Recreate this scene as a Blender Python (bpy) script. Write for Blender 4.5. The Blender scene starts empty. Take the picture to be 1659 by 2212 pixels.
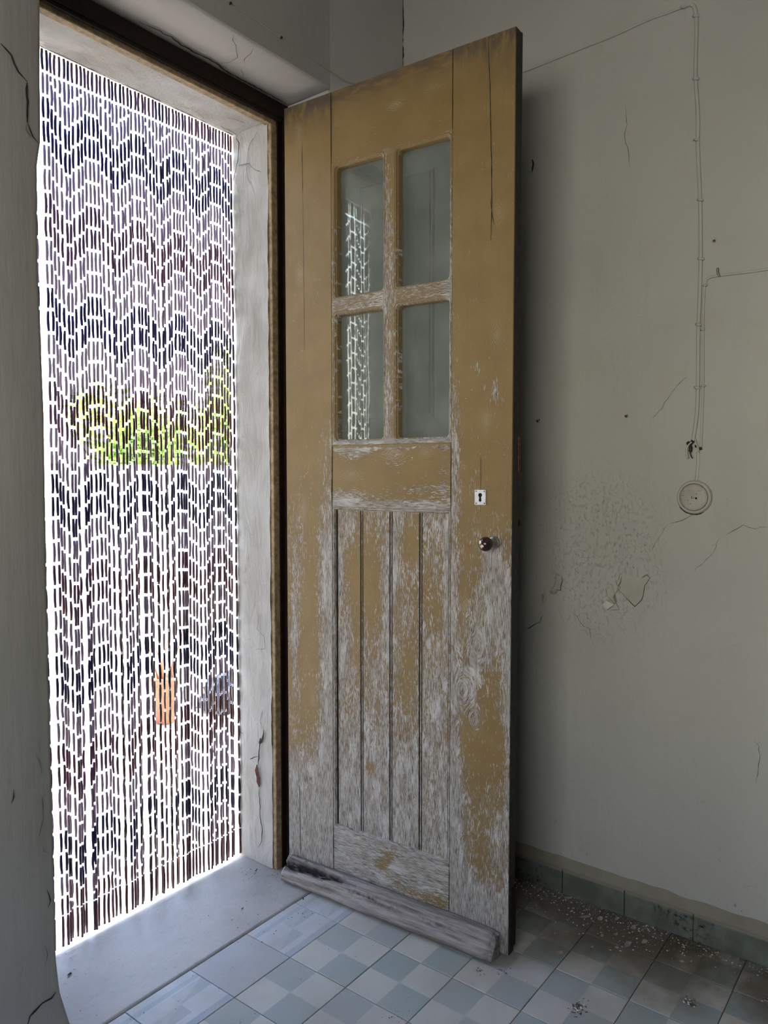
import bpy, bmesh, math, random
import numpy as np
from math import sin, cos, pi, radians, sqrt, exp, tan
from mathutils import Vector, Matrix, noise
random.seed(7)
SC = bpy.context.scene
COL = SC.collection

# ------------------------------------------------------------------ camera
F_PX, W_PX, H_PX = 1630.0, 1659.0, 2212.0
PITCH, YAW, CAM_H = radians(2.985), radians(37.457), 4.0 / 3.0
cam_data = bpy.data.cameras.new('camera')
cam_data.sensor_fit = 'HORIZONTAL'
cam_data.sensor_width = 36.0
cam_data.lens = 36.0 * F_PX / W_PX
cam_data.clip_start = 0.02
cam = bpy.data.objects.new('camera', cam_data)
COL.objects.link(cam)
cam.location = (0, 0, CAM_H)
cam.rotation_euler = (radians(90) - PITCH, 0, YAW - radians(90))
SC.camera = cam

SC.cycles.filter_width = 1.2

# ------------------------------------------------------------------ world and light
SC.view_settings.view_transform = 'Standard'
SC.view_settings.look = 'None'
SC.view_settings.exposure = 0.95
SC.view_settings.gamma = 1.0
SC.view_settings.use_curve_mapping = False
world = bpy.data.worlds.new('sky')
SC.world = world
world.use_nodes = True
wn, wl = world.node_tree.nodes, world.node_tree.links
wn.clear()
w_out = wn.new('ShaderNodeOutputWorld')
w_bg = wn.new('ShaderNodeBackground')
w_tc = wn.new('ShaderNodeTexCoord')
w_sep = wn.new('ShaderNodeSeparateXYZ')
w_rmp = wn.new('ShaderNodeValToRGB')
wl.new(w_tc.outputs['Generated'], w_sep.inputs[0])
wl.new(w_sep.outputs['Z'], w_rmp.inputs[0])
wl.new(w_rmp.outputs[0], w_bg.inputs[0])
wl.new(w_bg.outputs[0], w_out.inputs[0])
cr = w_rmp.color_ramp
cr.elements[0].position = 0.0
cr.elements[0].color = (1.0, 0.94, 0.83, 1)
cr.elements[1].position = 1.0
cr.elements[1].color = (0.20, 0.28, 0.50, 1)
for p, c in ((0.18, (1.0, 0.95, 0.86, 1)), (0.36, (0.70, 0.73, 0.82, 1)), (0.52, (0.30, 0.44, 0.80, 1))):
    e = cr.elements.new(p)
    e.color = c
w_bg.inputs['Strength'].default_value = 6.4

sun_d = bpy.data.lights.new('sun', 'SUN')
sun_d.energy = 14.0
sun_d.angle = radians(0.6)
sun_d.color = (1.0, 0.95, 0.86)
sun = bpy.data.objects.new('sun', sun_d)
COL.objects.link(sun)
sun_to = Vector((0.80, 0.10, 1.0))          # towards the sun: along the facade, a little in front of it
sun.rotation_euler = sun_to.to_track_quat('Z', 'Y').to_euler()
sun.location = (6, 4, 8)


def portal(name, loc, rot, sx, sy):
    d = bpy.data.lights.new(name, 'AREA')
    d.shape = 'RECTANGLE'
    d.size, d.size_y = sx, sy
    d.cycles.is_portal = True
    o = bpy.data.objects.new(name, d)
    COL.objects.link(o)
    o.location, o.rotation_euler = loc, rot


portal('doorway_portal', (1.34, 2.03, 1.22), (radians(-90), 0, 0), 0.82, 2.5)
portal('window_portal', (-2.12, 0.0, 1.75), (radians(90), 0, radians(-90)), 2.0, 1.3)

# ------------------------------------------------------------------ helpers
_fw = Vector((cos(YAW), sin(YAW), 0))
_rt = Vector((sin(YAW), -cos(YAW), 0))
_F = _fw * cos(PITCH) - Vector((0, 0, sin(PITCH)))
_U = Vector((0, 0, cos(PITCH))) + _fw * sin(PITCH)
_C = Vector((0, 0, CAM_H))


def ray(x, y):
    return _F + _rt * ((x - W_PX / 2) / F_PX) - _U * ((y - H_PX / 2) / F_PX)


def onz(x, y, z=0.0):
    r = ray(x, y)
    return _C + r * ((z - _C.z) / r.z)


def onx(x, y, X=2.2):
    r = ray(x, y)
    return _C + r * (X / r.x)


def ony(x, y, Y=1.6):
    r = ray(x, y)
    return _C + r * (Y / r.y)


def tag(o, label=None, cat=None, group=None, kind=None):
    if label:
        o['label'] = label
    if cat:
        o['category'] = cat
    if group:
        o['group'] = group
    if kind:
        o['kind'] = kind
    return o


def empty(name, loc=(0, 0, 0), rz=0.0, parent=None):
    o = bpy.data.objects.new(name, None)
    COL.objects.link(o)
    o.location = loc
    o.rotation_euler = (0, 0, rz)
    o.empty_display_size = 0.1
    if parent:
        o.parent = parent
    return o


def mesh_obj(name, bm, mat, parent=None, smooth=False, loc=None, recalc=True):
    me = bpy.data.meshes.new(name)
    if recalc:
        bmesh.ops.recalc_face_normals(bm, faces=bm.faces[:])
    bm.to_mesh(me)
    bm.free()
    if smooth:
        for p in me.polygons:
            p.use_smooth = True
    for m in (mat if isinstance(mat, (list, tuple)) else [mat]):
        me.materials.append(m)
    o = bpy.data.objects.new(name, me)
    COL.objects.link(o)
    if parent:
        o.parent = parent
    if loc is not None:
        o.location = loc
    return o


def bx(bm, x0, x1, y0, y1, z0, z1, bev=0.0, mi=0):
    v = [bm.verts.new(p) for p in ((x0, y0, z0), (x1, y0, z0), (x1, y1, z0), (x0, y1, z0),
                                   (x0, y0, z1), (x1, y0, z1), (x1, y1, z1), (x0, y1, z1))]
    fs = [bm.faces.new([v[i] for i in q]) for q in
          ((0, 3, 2, 1), (4, 5, 6, 7), (0, 1, 5, 4), (1, 2, 6, 5), (2, 3, 7, 6), (3, 0, 4, 7))]
    for f in fs:
        f.material_index = mi
    if bev > 0:
        es = list({e for f in fs for e in f.edges})
        bmesh.ops.bevel(bm, geom=es, offset=bev, segments=1, affect='EDGES', profile=0.5)
    return fs


def box(name, x0, x1, y0, y1, z0, z1, mat, parent=None, bev=0.0):
    bm = bmesh.new()
    bx(bm, x0, x1, y0, y1, z0, z1, bev)
    return mesh_obj(name, bm, mat, parent)


def tube(bm, pts, rad, seg=8, caps=True, mi=0, flat=1.0, up=None):
    """Round tube through points; rad may be a list; flat squashes it along the frame's second axis."""
    pts = [Vector(p) for p in pts]
    n = len(pts)
    rads = rad if isinstance(rad, (list, tuple)) else [rad] * n
    rings = []
    a = None
    for i, p in enumerate(pts):
        t = (pts[min(i + 1, n - 1)] - pts[max(i - 1, 0)]).normalized()
        if up is not None:
            a = Vector(up)
            a = (a - t * a.dot(t)).normalized()
        elif a is None:
            a = t.orthogonal().normalized()
        else:
            a = (a - t * a.dot(t)).normalized()
        b = t.cross(a)
        rings.append([bm.verts.new(p + (a * cos(2 * pi * k / seg) * flat + b * sin(2 * pi * k / seg)) * rads[i])
                      for k in range(seg)])
    for i in range(n - 1):
        for k in range(seg):
            f = bm.faces.new((rings[i][k], rings[i][(k + 1) % seg], rings[i + 1][(k + 1) % seg], rings[i + 1][k]))
            f.material_index = mi
            f.smooth = True
    if caps:
        for r in (rings[0][::-1], rings[-1]):
            f = bm.faces.new(r)
            f.material_index = mi
    return rings


def lathe(bm, prof, seg=32, mat4=None, mi=0, smooth=True):
    """Profile (r, h) turned about local Z, placed by mat4."""
    M = mat4 or Matrix()
    rings = []
    for r, h in prof:
        if r < 1e-6:
            rings.append([bm.verts.new(M @ Vector((0, 0, h)))])
        else:
            rings.append([bm.verts.new(M @ Vector((r * cos(2 * pi * k / seg), r * sin(2 * pi * k / seg), h)))
                          for k in range(seg)])
    for a, b in zip(rings, rings[1:]):
        for k in range(seg):
            k2 = (k + 1) % seg
            if len(a) == 1:
                f = bm.faces.new((a[0], b[k], b[k2]))
            elif len(b) == 1:
                f = bm.faces.new((a[k], b[0], a[k2]))
            else:
                f = bm.faces.new((a[k], b[k], b[k2], a[k2]))
            f.material_index = mi
            f.smooth = smooth


def ribbon(name, pts, normal, width, mat, parent, off=0.0009, jag=0.35, label=None):
    """A thin crevice or shadow line following pts on a surface; tapers at both ends."""
    pts = [Vector(p) for p in pts]
    dense = []
    for a, b in zip(pts, pts[1:]):
        k = max(1, int((b - a).length / 0.012))
        for i in range(k):
            dense.append(a.lerp(b, i / k))
    dense.append(pts[-1])
    nrm = Vector(normal).normalized()
    bm = bmesh.new()
    prev = None
    n = len(dense)
    for i, p in enumerate(dense):
        t = (dense[min(i + 1, n - 1)] - dense[max(i - 1, 0)]).normalized()
        s = nrm.cross(t).normalized()
        u = i / max(1, n - 1)
        w = width * (0.35 + 0.65 * min(1, 6 * u, 6 * (1 - u))) * random.uniform(0.6, 1.25) / 2
        wv = noise.noise(p * 55) * 0.0045 + noise.noise(p * 16) * 0.009
        wv *= min(1, 8 * u, 8 * (1 - u)) if jag >= 0.3 else 0
        c = p + s * (random.uniform(-jag, jag) * width + wv) + nrm * off
        cur = (bm.verts.new(c - s * w), bm.verts.new(c + s * w))
        if prev:
            bm.faces.new((prev[0], prev[1], cur[1], cur[0]))
        prev = cur
    o = mesh_obj(name, bm, mat, parent)
    if label:
        o['label'] = label
    return o


# ------------------------------------------------------------------ materials
class NT:
    def __init__(self, name):
        self.m = bpy.data.materials.new(name)
        self.m.use_nodes = True
        self.t = self.m.node_tree
        self.n = self.t.nodes
        self.n.clear()
        self.out = self.n.new('ShaderNodeOutputMaterial')
        self.b = self.n.new('ShaderNodeBsdfPrincipled')
        self.link(self.b.outputs[0], self.out.inputs[0])

    def link(self, a, b):
        self.t.links.new(a, b)

    def put(self, sock, v):
        if isinstance(v, bpy.types.NodeSocket):
            self.link(v, sock)
        elif v is not None:
            if sock.type == 'RGBA' and len(v) == 3:
                v = tuple(v) + (1,)
            sock.default_value = v

    def math(self, op, a, b=None, c=None, clamp=False):
        n = self.n.new('ShaderNodeMath')
        n.operation = op
        n.use_clamp = clamp
        self.put(n.inputs[0], a)
        if b is not None:
            self.put(n.inputs[1], b)
        if c is not None:
            self.put(n.inputs[2], c)
        return n.outputs[0]

    def noise(self, vec, scale, detail=4, rough=0.55, dist=0.0, out='Fac'):
        n = self.n.new('ShaderNodeTexNoise')
        self.put(n.inputs['Vector'], vec)
        n.inputs['Scale'].default_value = scale
        n.inputs['Detail'].default_value = detail
        n.inputs['Roughness'].default_value = rough
        n.inputs['Distortion'].default_value = dist
        return n.outputs[out]

    def voronoi(self, vec, scale, feature='F1', out='Distance', rnd=1.0):
        n = self.n.new('ShaderNodeTexVoronoi')
        n.feature = feature
        self.put(n.inputs['Vector'], vec)
        n.inputs['Scale'].default_value = scale
        n.inputs['Randomness'].default_value = rnd
        return n.outputs[out]

    def mapping(self, vec, scale=(1, 1, 1), loc=(0, 0, 0), rot=(0, 0, 0)):
        n = self.n.new('ShaderNodeMapping')
        self.link(vec, n.inputs['Vector'])
        n.inputs['Scale'].default_value = scale
        n.inputs['Location'].default_value = loc
        n.inputs['Rotation'].default_value = rot
        return n.outputs[0]

    def pos(self):
        return self.n.new('ShaderNodeNewGeometry').outputs['Position']

    def obj(self):
        return self.n.new('ShaderNodeTexCoord').outputs['Object']

    def sep(self, v):
        n = self.n.new('ShaderNodeSeparateXYZ')
        self.link(v, n.inputs[0])
        return n.outputs

    def comb(self, x, y, z):
        n = self.n.new('ShaderNodeCombineXYZ')
        for i, v in enumerate((x, y, z)):
            self.put(n.inputs[i], v)
        return n.outputs[0]

    def attr(self, name, out='Fac'):
        n = self.n.new('ShaderNodeAttribute')
        n.attribute_name = name
        return n.outputs[out]

    def mix(self, f, a, b, mode='MIX'):
        n = self.n.new('ShaderNodeMix')
        n.data_type = 'RGBA'
        n.blend_type = mode
        n.clamp_factor = True
        self.put(n.inputs[0], f)
        self.put(n.inputs[6], a)
        self.put(n.inputs[7], b)
        return n.outputs[2]

    def ramp(self, f, stops, interp='LINEAR'):
        n = self.n.new('ShaderNodeValToRGB')
        n.color_ramp.interpolation = interp
        el = n.color_ramp.elements
        while len(el) < len(stops):
            el.new(0.5)
        for e, (p, c) in zip(el, stops):
            e.position = p
            if isinstance(c, (int, float)):
                c = (c, c, c)
            e.color = tuple(c) + (1,)
        self.put(n.inputs[0], f)
        return n.outputs[0]

    def step(self, f, lo, hi, a=0.0, b=1.0):
        n = self.n.new('ShaderNodeMapRange')
        n.interpolation_type = 'SMOOTHSTEP'
        self.put(n.inputs[0], f)
        for i, v in enumerate((lo, hi, a, b)):
            self.put(n.inputs[i + 1], v)
        return n.outputs[0]

    def bump(self, h, strength=0.5, dist=0.01, prev=None):
        n = self.n.new('ShaderNodeBump')
        n.inputs['Strength'].default_value = strength
        n.inputs['Distance'].default_value = dist
        self.put(n.inputs['Height'], h)
        if prev is not None:
            self.link(prev, n.inputs['Normal'])
        return n.outputs[0]

    def fin(self, color=None, rough=0.7, normal=None, metal=0.0, spec=0.35):
        if color is not None:
            self.put(self.b.inputs['Base Color'], color)
        self.put(self.b.inputs['Roughness'], rough)
        self.b.inputs['Metallic'].default_value = metal
        self.b.inputs['Specular IOR Level'].default_value = spec
        if normal is not None:
            self.link(normal, self.b.inputs['Normal'])
        return self.m


def simple(name, col, rough=0.6, var=0.25, scale=30, metal=0.0, spec=0.35, bump=0.15):
    s = NT(name)
    n = s.noise(s.obj(), scale, 5, 0.6)
    c = s.mix(s.step(n, 0.3, 0.7), tuple(v * (1 - var) for v in col), tuple(min(1, v * (1 + var)) for v in col))
    return s.fin(c, rough, s.bump(n, bump, 0.003), metal, spec)


def m_wall(name, base, blister=False, dark_low=True, streak=1.0):
    s = NT(name)
    P = s.pos()
    xyz = s.sep(P)
    big = s.noise(P, 1.6, 3, 0.5)
    mid = s.noise(P, 7, 4, 0.6)
    c = s.mix(s.step(big, 0.3, 0.7), tuple(v * 0.93 for v in base), tuple(v * 1.05 for v in base))
    c = s.mix(s.math('MULTIPLY', s.step(mid, 0.5, 0.75), 0.3), c, tuple(v * f for v, f in zip(base, (0.9, 0.88, 0.8))))
    # dirt specks and smears, thicker near the floor
    sp = s.noise(P, 42, 5, 0.75)
    patch = s.noise(s.mapping(P, loc=(3, 1, 2)), 3.2, 2, 0.5)
    low = s.step(xyz['Z'], 0.15, 0.75, 1.0, 0.0)
    d = s.math('MULTIPLY', s.step(sp, 0.60, 0.74), s.step(patch, 0.46, 0.62))
    d = s.math('MULTIPLY', d, s.math('ADD', s.math('MULTIPLY', low, 0.65), 0.10))
    c = s.mix(d, c, (0.10, 0.095, 0.06))
    # relief: vertical brush streaks, grain, flat blisters
    st = s.noise(s.mapping(P, (34, 34, 3.2)), 1.0, 4, 0.6)
    fine = s.noise(P, 120, 3, 0.6)
    nb = s.bump(st, 0.45 * streak, 0.007)
    nb = s.bump(fine, 0.10, 0.002, nb)
    lump = s.noise(P, 16, 3, 0.5)
    nb = s.bump(s.step(lump, 0.45, 0.7), 0.12, 0.003, nb)
    if blister:
        cy = s.math('SUBTRACT', xyz['Y'], 0.86)
        cz = s.math('SUBTRACT', xyz['Z'], 1.08)
        r = s.math('SQRT', s.math('ADD', s.math('MULTIPLY', s.math('MULTIPLY', cy, cy), 1.6), s.math('MULTIPLY', cz, cz)))
        zone = s.step(s.math('ADD', r, s.math('MULTIPLY', mid, 0.2)), 0.22, 0.46, 1.0, 0.0)
        bl = s.noise(s.mapping(P, (1, 1, 0.7)), 105, 3, 0.55, 0.3)
        nb = s.bump(s.math('MULTIPLY', s.step(bl, 0.55, 0.70), zone), 0.6, 0.0045, nb)
        edge = s.noise(P, 9, 4, 0.6, 0.8)
        nb = s.bump(s.math('MULTIPLY', s.step(edge, 0.50, 0.515), s.math('ADD', zone, 0.12)), 0.45, 0.004, nb)
    return s.fin(c, 0.62, nb, 0, 0.3)


def m_rough_plaster(name, base, dirt=0.5):
    s = NT(name)
    P = s.pos()
    a = s.noise(s.mapping(P, (1, 1, 0.35)), 24, 6, 0.7, 1.2)
    b = s.noise(P, 90, 4, 0.7)
    g = s.noise(P, 5, 3, 0.6)
    c = s.mix(s.step(g, 0.35, 0.7), base, tuple(v * f for v, f in zip(base, (0.80, 0.79, 0.74))))
    c = s.mix(s.math('MULTIPLY', s.step(b, 0.62, 0.8), dirt), c, (0.12, 0.11, 0.09))
    nb = s.bump(a, 0.6, 0.009)
    nb = s.bump(b, 0.2, 0.002, nb)
    return s.fin(c, 0.75, nb, 0, 0.25)


def m_door(name):
    """Ochre paint flaking off pale primer and grey wood; attributes say how worn each spot is."""
    s = NT(name)
    G = s.attr('grain', 'Vector')
    wear = s.attr('wear')
    grime = s.attr('grime')
    knot = s.attr('knot')
    obj = s.obj()
    n_fine = s.noise(s.mapping(G, (360, 52, 1)), 1.0, 5, 0.62)
    n_med = s.noise(s.mapping(G, (90, 20, 1), (5, 3, 0)), 1.0, 4, 0.6)
    n_big = s.noise(s.mapping(G, (26, 8, 1), (1, 7, 0)), 1.0, 4, 0.6, 0.4)
    v = s.math('ADD', wear, s.math('MULTIPLY', s.math('SUBTRACT', n_fine, 0.5), 2.2))
    v = s.math('ADD', v, s.math('MULTIPLY', s.math('SUBTRACT', n_med, 0.5), 0.8))
    v = s.math('ADD', v, s.math('MULTIPLY', s.math('SUBTRACT', n_big, 0.5), 0.7))
    bare = s.step(v, 0.47, 0.53)
    # paint
    pn = s.noise(obj, 9, 4, 0.6)
    pstreak = s.noise(s.mapping(G, (170, 3, 1)), 1.0, 3, 0.5)
    paint = s.mix(s.step(pn, 0.3, 0.7), (0.178, 0.121, 0.043), (0.204, 0.142, 0.053))
    paint = s.mix(s.math('MULTIPLY', s.step(pstreak, 0.55, 0.8), 0.35), paint, (0.15, 0.096, 0.038))
    worn = s.math('MULTIPLY', s.step(wear, 0.1, 0.6), 0.65)
    paint = s.mix(worn, paint, (0.160, 0.118, 0.062))
    # primer and wood under it
    wn_ = s.noise(s.mapping(G, (520, 34, 1), (2, 9, 0)), 1.0, 5, 0.7)
    under = s.mix(s.step(wn_, 0.40, 0.58), (0.085, 0.065, 0.042), (0.37, 0.36, 0.325))
    wm = s.noise(s.mapping(G, (60, 10, 1), (8, 2, 0)), 1.0, 4, 0.6)
    under = s.mix(s.math('MULTIPLY', s.step(wm, 0.42, 0.66), 0.55), under, (0.50, 0.505, 0.485))
    under = s.mix(s.math('MULTIPLY', s.step(s.noise(s.mapping(G, (34, 9, 1), (6, 6, 0)), 1.0, 4, 0.65), 0.46, 0.62), 0.45), under, (0.150, 0.120, 0.080))
    deep = s.math('MULTIPLY', s.step(wear, 0.72, 1.0), 0.60)
    under = s.mix(deep, under, s.mix(s.step(wn_, 0.36, 0.60), (0.10, 0.085, 0.06), (0.32, 0.31, 0.27)))
    c = s.mix(bare, paint, under)
    # grain lines, rings of the knots
    ring = s.math('SINE', s.math('MULTIPLY', s.sep(G)['X'], 1500.0))
    ringm = s.math('MULTIPLY', s.step(ring, 0.1, 1.0), knot)
    c = s.mix(s.math('MULTIPLY', ringm, 0.6), c, s.mix(bare, (0.60, 0.55, 0.42), (0.15, 0.12, 0.09)))
    c = s.mix(s.math('MULTIPLY', s.step(knot, 0.80, 1.0), 0.75), c, (0.16, 0.13, 0.085))
    gn = s.noise(s.mapping(G, (60, 16, 1), (4, 4, 0)), 1.0, 4, 0.6)
    c = s.mix(s.math('MULTIPLY', grime, s.step(gn, 0.32, 0.6)), c, (0.085, 0.065, 0.045))
    # sparse scratches and paint nicks
    nick = s.noise(s.mapping(G, (260, 90, 1), (7, 1, 0)), 1.0, 2, 0.5)
    c = s.mix(s.math('MULTIPLY', s.step(nick, 0.735, 0.76), 0.8), c, (0.42, 0.37, 0.26))
    nb = s.bump(s.math('SUBTRACT', 1.0, bare), 0.35, 0.0012)
    nb = s.bump(n_fine, 0.30, 0.0015, nb)
    nb = s.bump(s.math('MULTIPLY', ring, s.math('ADD', knot, 0.05)), 0.22, 0.001, nb)
    return s.fin(c, s.mix(bare, (0.5, 0.5, 0.5), (0.8, 0.8, 0.8)), nb, 0, 0.28)


def m_drip():
    s = NT('weathered_grey_wood')
    P = s.obj()
    G = s.mapping(P, (6, 90, 90))
    a = s.noise(G, 1.0, 6, 0.65, 0.3)
    b = s.noise(s.mapping(P, (14, 160, 160), (3, 3, 3)), 1.0, 5, 0.7)
    rot = s.attr('rot')
    c = s.ramp(a, ((0.30, (0.07, 0.058, 0.048)), (0.45, (0.18, 0.160, 0.138)), (0.62, (0.30, 0.275, 0.245)), (0.8, (0.40, 0.38, 0.345))))
    c = s.mix(s.step(b, 0.62, 0.75), c, (0.06, 0.05, 0.04))
    c = s.mix(rot, c, (0.012, 0.009, 0.007))
    nb = s.bump(a, 0.6, 0.004)
    nb = s.bump(b, 0.35, 0.002, nb)
    return s.fin(c, 0.85, nb, 0, 0.2)


TB, TL = (0.275, 0.312, 0.275), (0.455, 0.440, 0.365)


def tile_finish(s, c, rnd):
    P = s.pos()
    n = s.noise(P, 5.5, 4, 0.6)
    f = s.noise(P, 60, 4, 0.65)
    xyz = s.sep(P)
    c = s.mix(s.math('MULTIPLY', s.step(n, 0.38, 0.72), 0.55), c, (0.31, 0.275, 0.21))
    c = s.mix(s.math('MULTIPLY', s.step(s.noise(P, 130, 3, 0.7), 0.58, 0.72), 0.3), c, (0.18, 0.16, 0.12))
    c = s.mix(s.math('MULTIPLY', s.step(s.noise(P, 2.3, 3, 0.5), 0.35, 0.7), 0.30), c, (0.46, 0.455, 0.43))
    c = s.mix(s.math('MULTIPLY', s.step(f, 0.62, 0.78), 0.35), c, (0.14, 0.125, 0.095))
    # brown dirt along the skirting, widened and darkened to paint in the door's shade
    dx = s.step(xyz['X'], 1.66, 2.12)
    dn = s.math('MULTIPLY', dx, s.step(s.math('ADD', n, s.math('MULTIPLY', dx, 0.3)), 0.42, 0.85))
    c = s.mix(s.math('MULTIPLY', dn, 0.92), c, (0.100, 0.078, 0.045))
    c = s.mix(s.math('MULTIPLY', rnd, 0.12), c, (0.36, 0.36, 0.36))
    wet = s.noise(P, 9, 3, 0.5)
    nb = s.bump(f, 0.10, 0.0015)
    return s.fin(c, s.step(wet, 0.3, 0.7, 0.50, 0.72), nb, 0, 0.35)


def m_tile():
    s = NT('checker_cement_tile')
    o = s.sep(s.obj())
    rnd = s.n.new('ShaderNodeObjectInfo').outputs['Random']
    wob = s.math('MULTIPLY', s.math('SUBTRACT', s.noise(s.pos(), 40, 2), 0.5), 0.002)
    a = s.math('SUBTRACT', s.math('ADD', o['X'], wob), 0.1)
    b = s.math('SUBTRACT', s.math('ADD', o['Y'], wob), 0.1)
    prod = s.math('MULTIPLY', a, b)
    fac = s.step(prod, -0.00004, 0.00004)
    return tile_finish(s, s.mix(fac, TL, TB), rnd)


def m_tile_border():
    s = NT('striped_border_cement_tile')
    o = s.sep(s.obj())
    rnd = s.n.new('ShaderNodeObjectInfo').outputs['Random']
    v = s.math('SUBTRACT', 0.2, o['Y'])          # from the doorway side inwards (tile's far edge at y 0.2)
    u = o['X']
    base = s.ramp(s.math('MULTIPLY', v, 5.0), (
        (0.0, (0.43, 0.45, 0.43)), (0.12, (0.30, 0.36, 0.36)), (0.20, (0.45, 0.465, 0.44)),
        (0.66, (0.46, 0.47, 0.45)), (0.76, (0.25, 0.31, 0.335)), (0.86, (0.44, 0.45, 0.43)),
        (0.93, (0.34, 0.375, 0.385))), 'CONSTANT')
    # two rows of squares cut by triangles
    cu = s.math('FRACT', s.math('MULTIPLY', u, 10.0))
    cv = s.math('FRACT', s.math('MULTIPLY', s.math('SUBTRACT', v, 0.045), 23.0))
    iu = s.math('FLOOR', s.math('MULTIPLY', u, 10.0))
    iv = s.math('FLOOR', s.math('MULTIPLY', s.math('SUBTRACT', v, 0.045), 23.0))
    par = s.math('MODULO', s.math('ABSOLUTE', s.math('ADD', iu, iv)), 2.0)
    tri = s.math('GREATER_THAN', s.math('ADD', cu, cv), 1.0)
    dark = s.math('MULTIPLY', par, s.math('ADD', 0.45, s.math('MULTIPLY', tri, 0.55)))
    inside = s.math('MULTIPLY', s.math('GREATER_THAN', v, 0.045), s.math('LESS_THAN', v, 0.132))
    c = s.mix(s.math('MULTIPLY', inside, dark), base, (0.285, 0.335, 0.325))
    c = s.mix(0.25, c, (0.40, 0.41, 0.40))
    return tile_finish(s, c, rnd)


def m_tile_plain():
    s = NT('plain_grey_cement_tile')
    rnd = s.n.new('ShaderNodeObjectInfo').outputs['Random']
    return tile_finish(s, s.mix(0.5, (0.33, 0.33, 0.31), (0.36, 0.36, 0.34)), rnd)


def m_threshold():
    s = NT('worn_concrete_sill')
    P = s.pos()
    a = s.noise(P, 7, 5, 0.65)
    b = s.noise(P, 70, 5, 0.7)
    v = s.voronoi(P, 160)
    c = s.ramp(a, ((0.25, (0.25, 0.238, 0.205)), (0.5, (0.33, 0.315, 0.272)), (0.75, (0.39, 0.365, 0.31))))
    c = s.mix(s.math('MULTIPLY', s.step(b, 0.56, 0.72), 0.45), c, (0.17, 0.15, 0.12))
    c = s.mix(s.math('MULTIPLY', s.step(v, 0.03, 0.16, 1.0, 0.0), 0.5), c, (0.55, 0.54, 0.52))
    nb = s.bump(b, 0.4, 0.003)
    nb = s.bump(a, 0.2, 0.006, nb)
    return s.fin(c, s.step(a, 0.3, 0.7, 0.38, 0.6), nb, 0, 0.4)


def m_skirting():
    s = NT('mouldy_green_skirting_tile')
    P = s.pos()
    a = s.noise(P, 10, 4, 0.6)
    b = s.noise(P, 70, 5, 0.75)
    z = s.sep(P)['Z']
    c = s.mix(s.step(a, 0.35, 0.7), (0.080, 0.095, 0.068), (0.150, 0.170, 0.132))
    mould = s.math('MULTIPLY', s.step(b, 0.50, 0.66), s.step(s.noise(s.mapping(P, loc=(0, 5, 0)), 6, 2), 0.50, 0.66))
    c = s.mix(mould, c, (0.008, 0.008, 0.006))
    c = s.mix(s.step(z, 0.068, 0.078), c, (0.22, 0.21, 0.16))
    return s.fin(c, 0.6, s.bump(b, 0.15, 0.002), 0, 0.4)


def m_bead(name, col, thru, rough=0.35):
    s = NT(name)
    P = s.pos()
    n = s.noise(s.mapping(P, (60, 60, 9)), 1.0, 3, 0.6)
    c = s.mix(n, tuple(v * 0.6 for v in col), tuple(min(1, v * 1.4) for v in col))
    m = s.fin(c, rough, None, 0, 0.4)
    tr = s.n.new('ShaderNodeBsdfTransparent')
    tr.inputs[0].default_value = tuple(thru) + (1,)
    mx = s.n.new('ShaderNodeAddShader')
    s.link(s.b.outputs[0], mx.inputs[0])
    s.link(tr.outputs[0], mx.inputs[1])
    s.link(mx.outputs[0], s.out.inputs[0])
    return m


def m_glass():
    s = NT('dusty_window_glass')
    P = s.obj()
    dust = s.noise(P, 7, 5, 0.7)
    gl = s.n.new('ShaderNodeBsdfGlossy')
    gl.inputs['Roughness'].default_value = 0.012
    gl.inputs['Color'].default_value = (0.9, 0.95, 0.93, 1)
    w = s.noise(s.mapping(P, (9, 1, 2.2)), 1.0, 2, 0.5)
    s.link(s.bump(w, 0.10, 0.003), gl.inputs['Normal'])
    tr = s.n.new('ShaderNodeBsdfTransparent')
    tr.inputs[0].default_value = (0.80, 0.86, 0.84, 1)
    fr = s.n.new('ShaderNodeFresnel')
    fr.inputs['IOR'].default_value = 1.5
    m1 = s.n.new('ShaderNodeMixShader')
    s.link(s.math('ADD', fr.outputs[0], 0.0), m1.inputs[0])
    s.link(tr.outputs[0], m1.inputs[1])
    s.link(gl.outputs[0], m1.inputs[2])
    df = s.n.new('ShaderNodeBsdfDiffuse')
    df.inputs[0].default_value = (0.36, 0.38, 0.35, 1)
    m2 = s.n.new('ShaderNodeMixShader')
    s.link(s.step(dust, 0.3, 0.8, 0.16, 0.36), m2.inputs[0])
    s.link(m1.outputs[0], m2.inputs[1])
    s.link(df.outputs[0], m2.inputs[2])
    s.link(m2.outputs[0], s.out.inputs[0])
    return s.m


def m_leaf():
    s = NT('sunlit_leaf')
    n = s.noise(s.pos(), 3.5, 3, 0.6)
    c = s.mix(s.step(n, 0.35, 0.65), (0.22, 0.40, 0.05), (0.46, 0.60, 0.12))
    m = s.fin(c, 0.5, None, 0, 0.3)
    tl = s.n.new('ShaderNodeBsdfTranslucent')
    s.link(c, tl.inputs[0])
    mx = s.n.new('ShaderNodeMixShader')
    mx.inputs[0].default_value = 0.45
    s.link(s.b.outputs[0], mx.inputs[1])
    s.link(tl.outputs[0], mx.inputs[2])
    s.link(mx.outputs[0], s.out.inputs[0])
    return m


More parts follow.
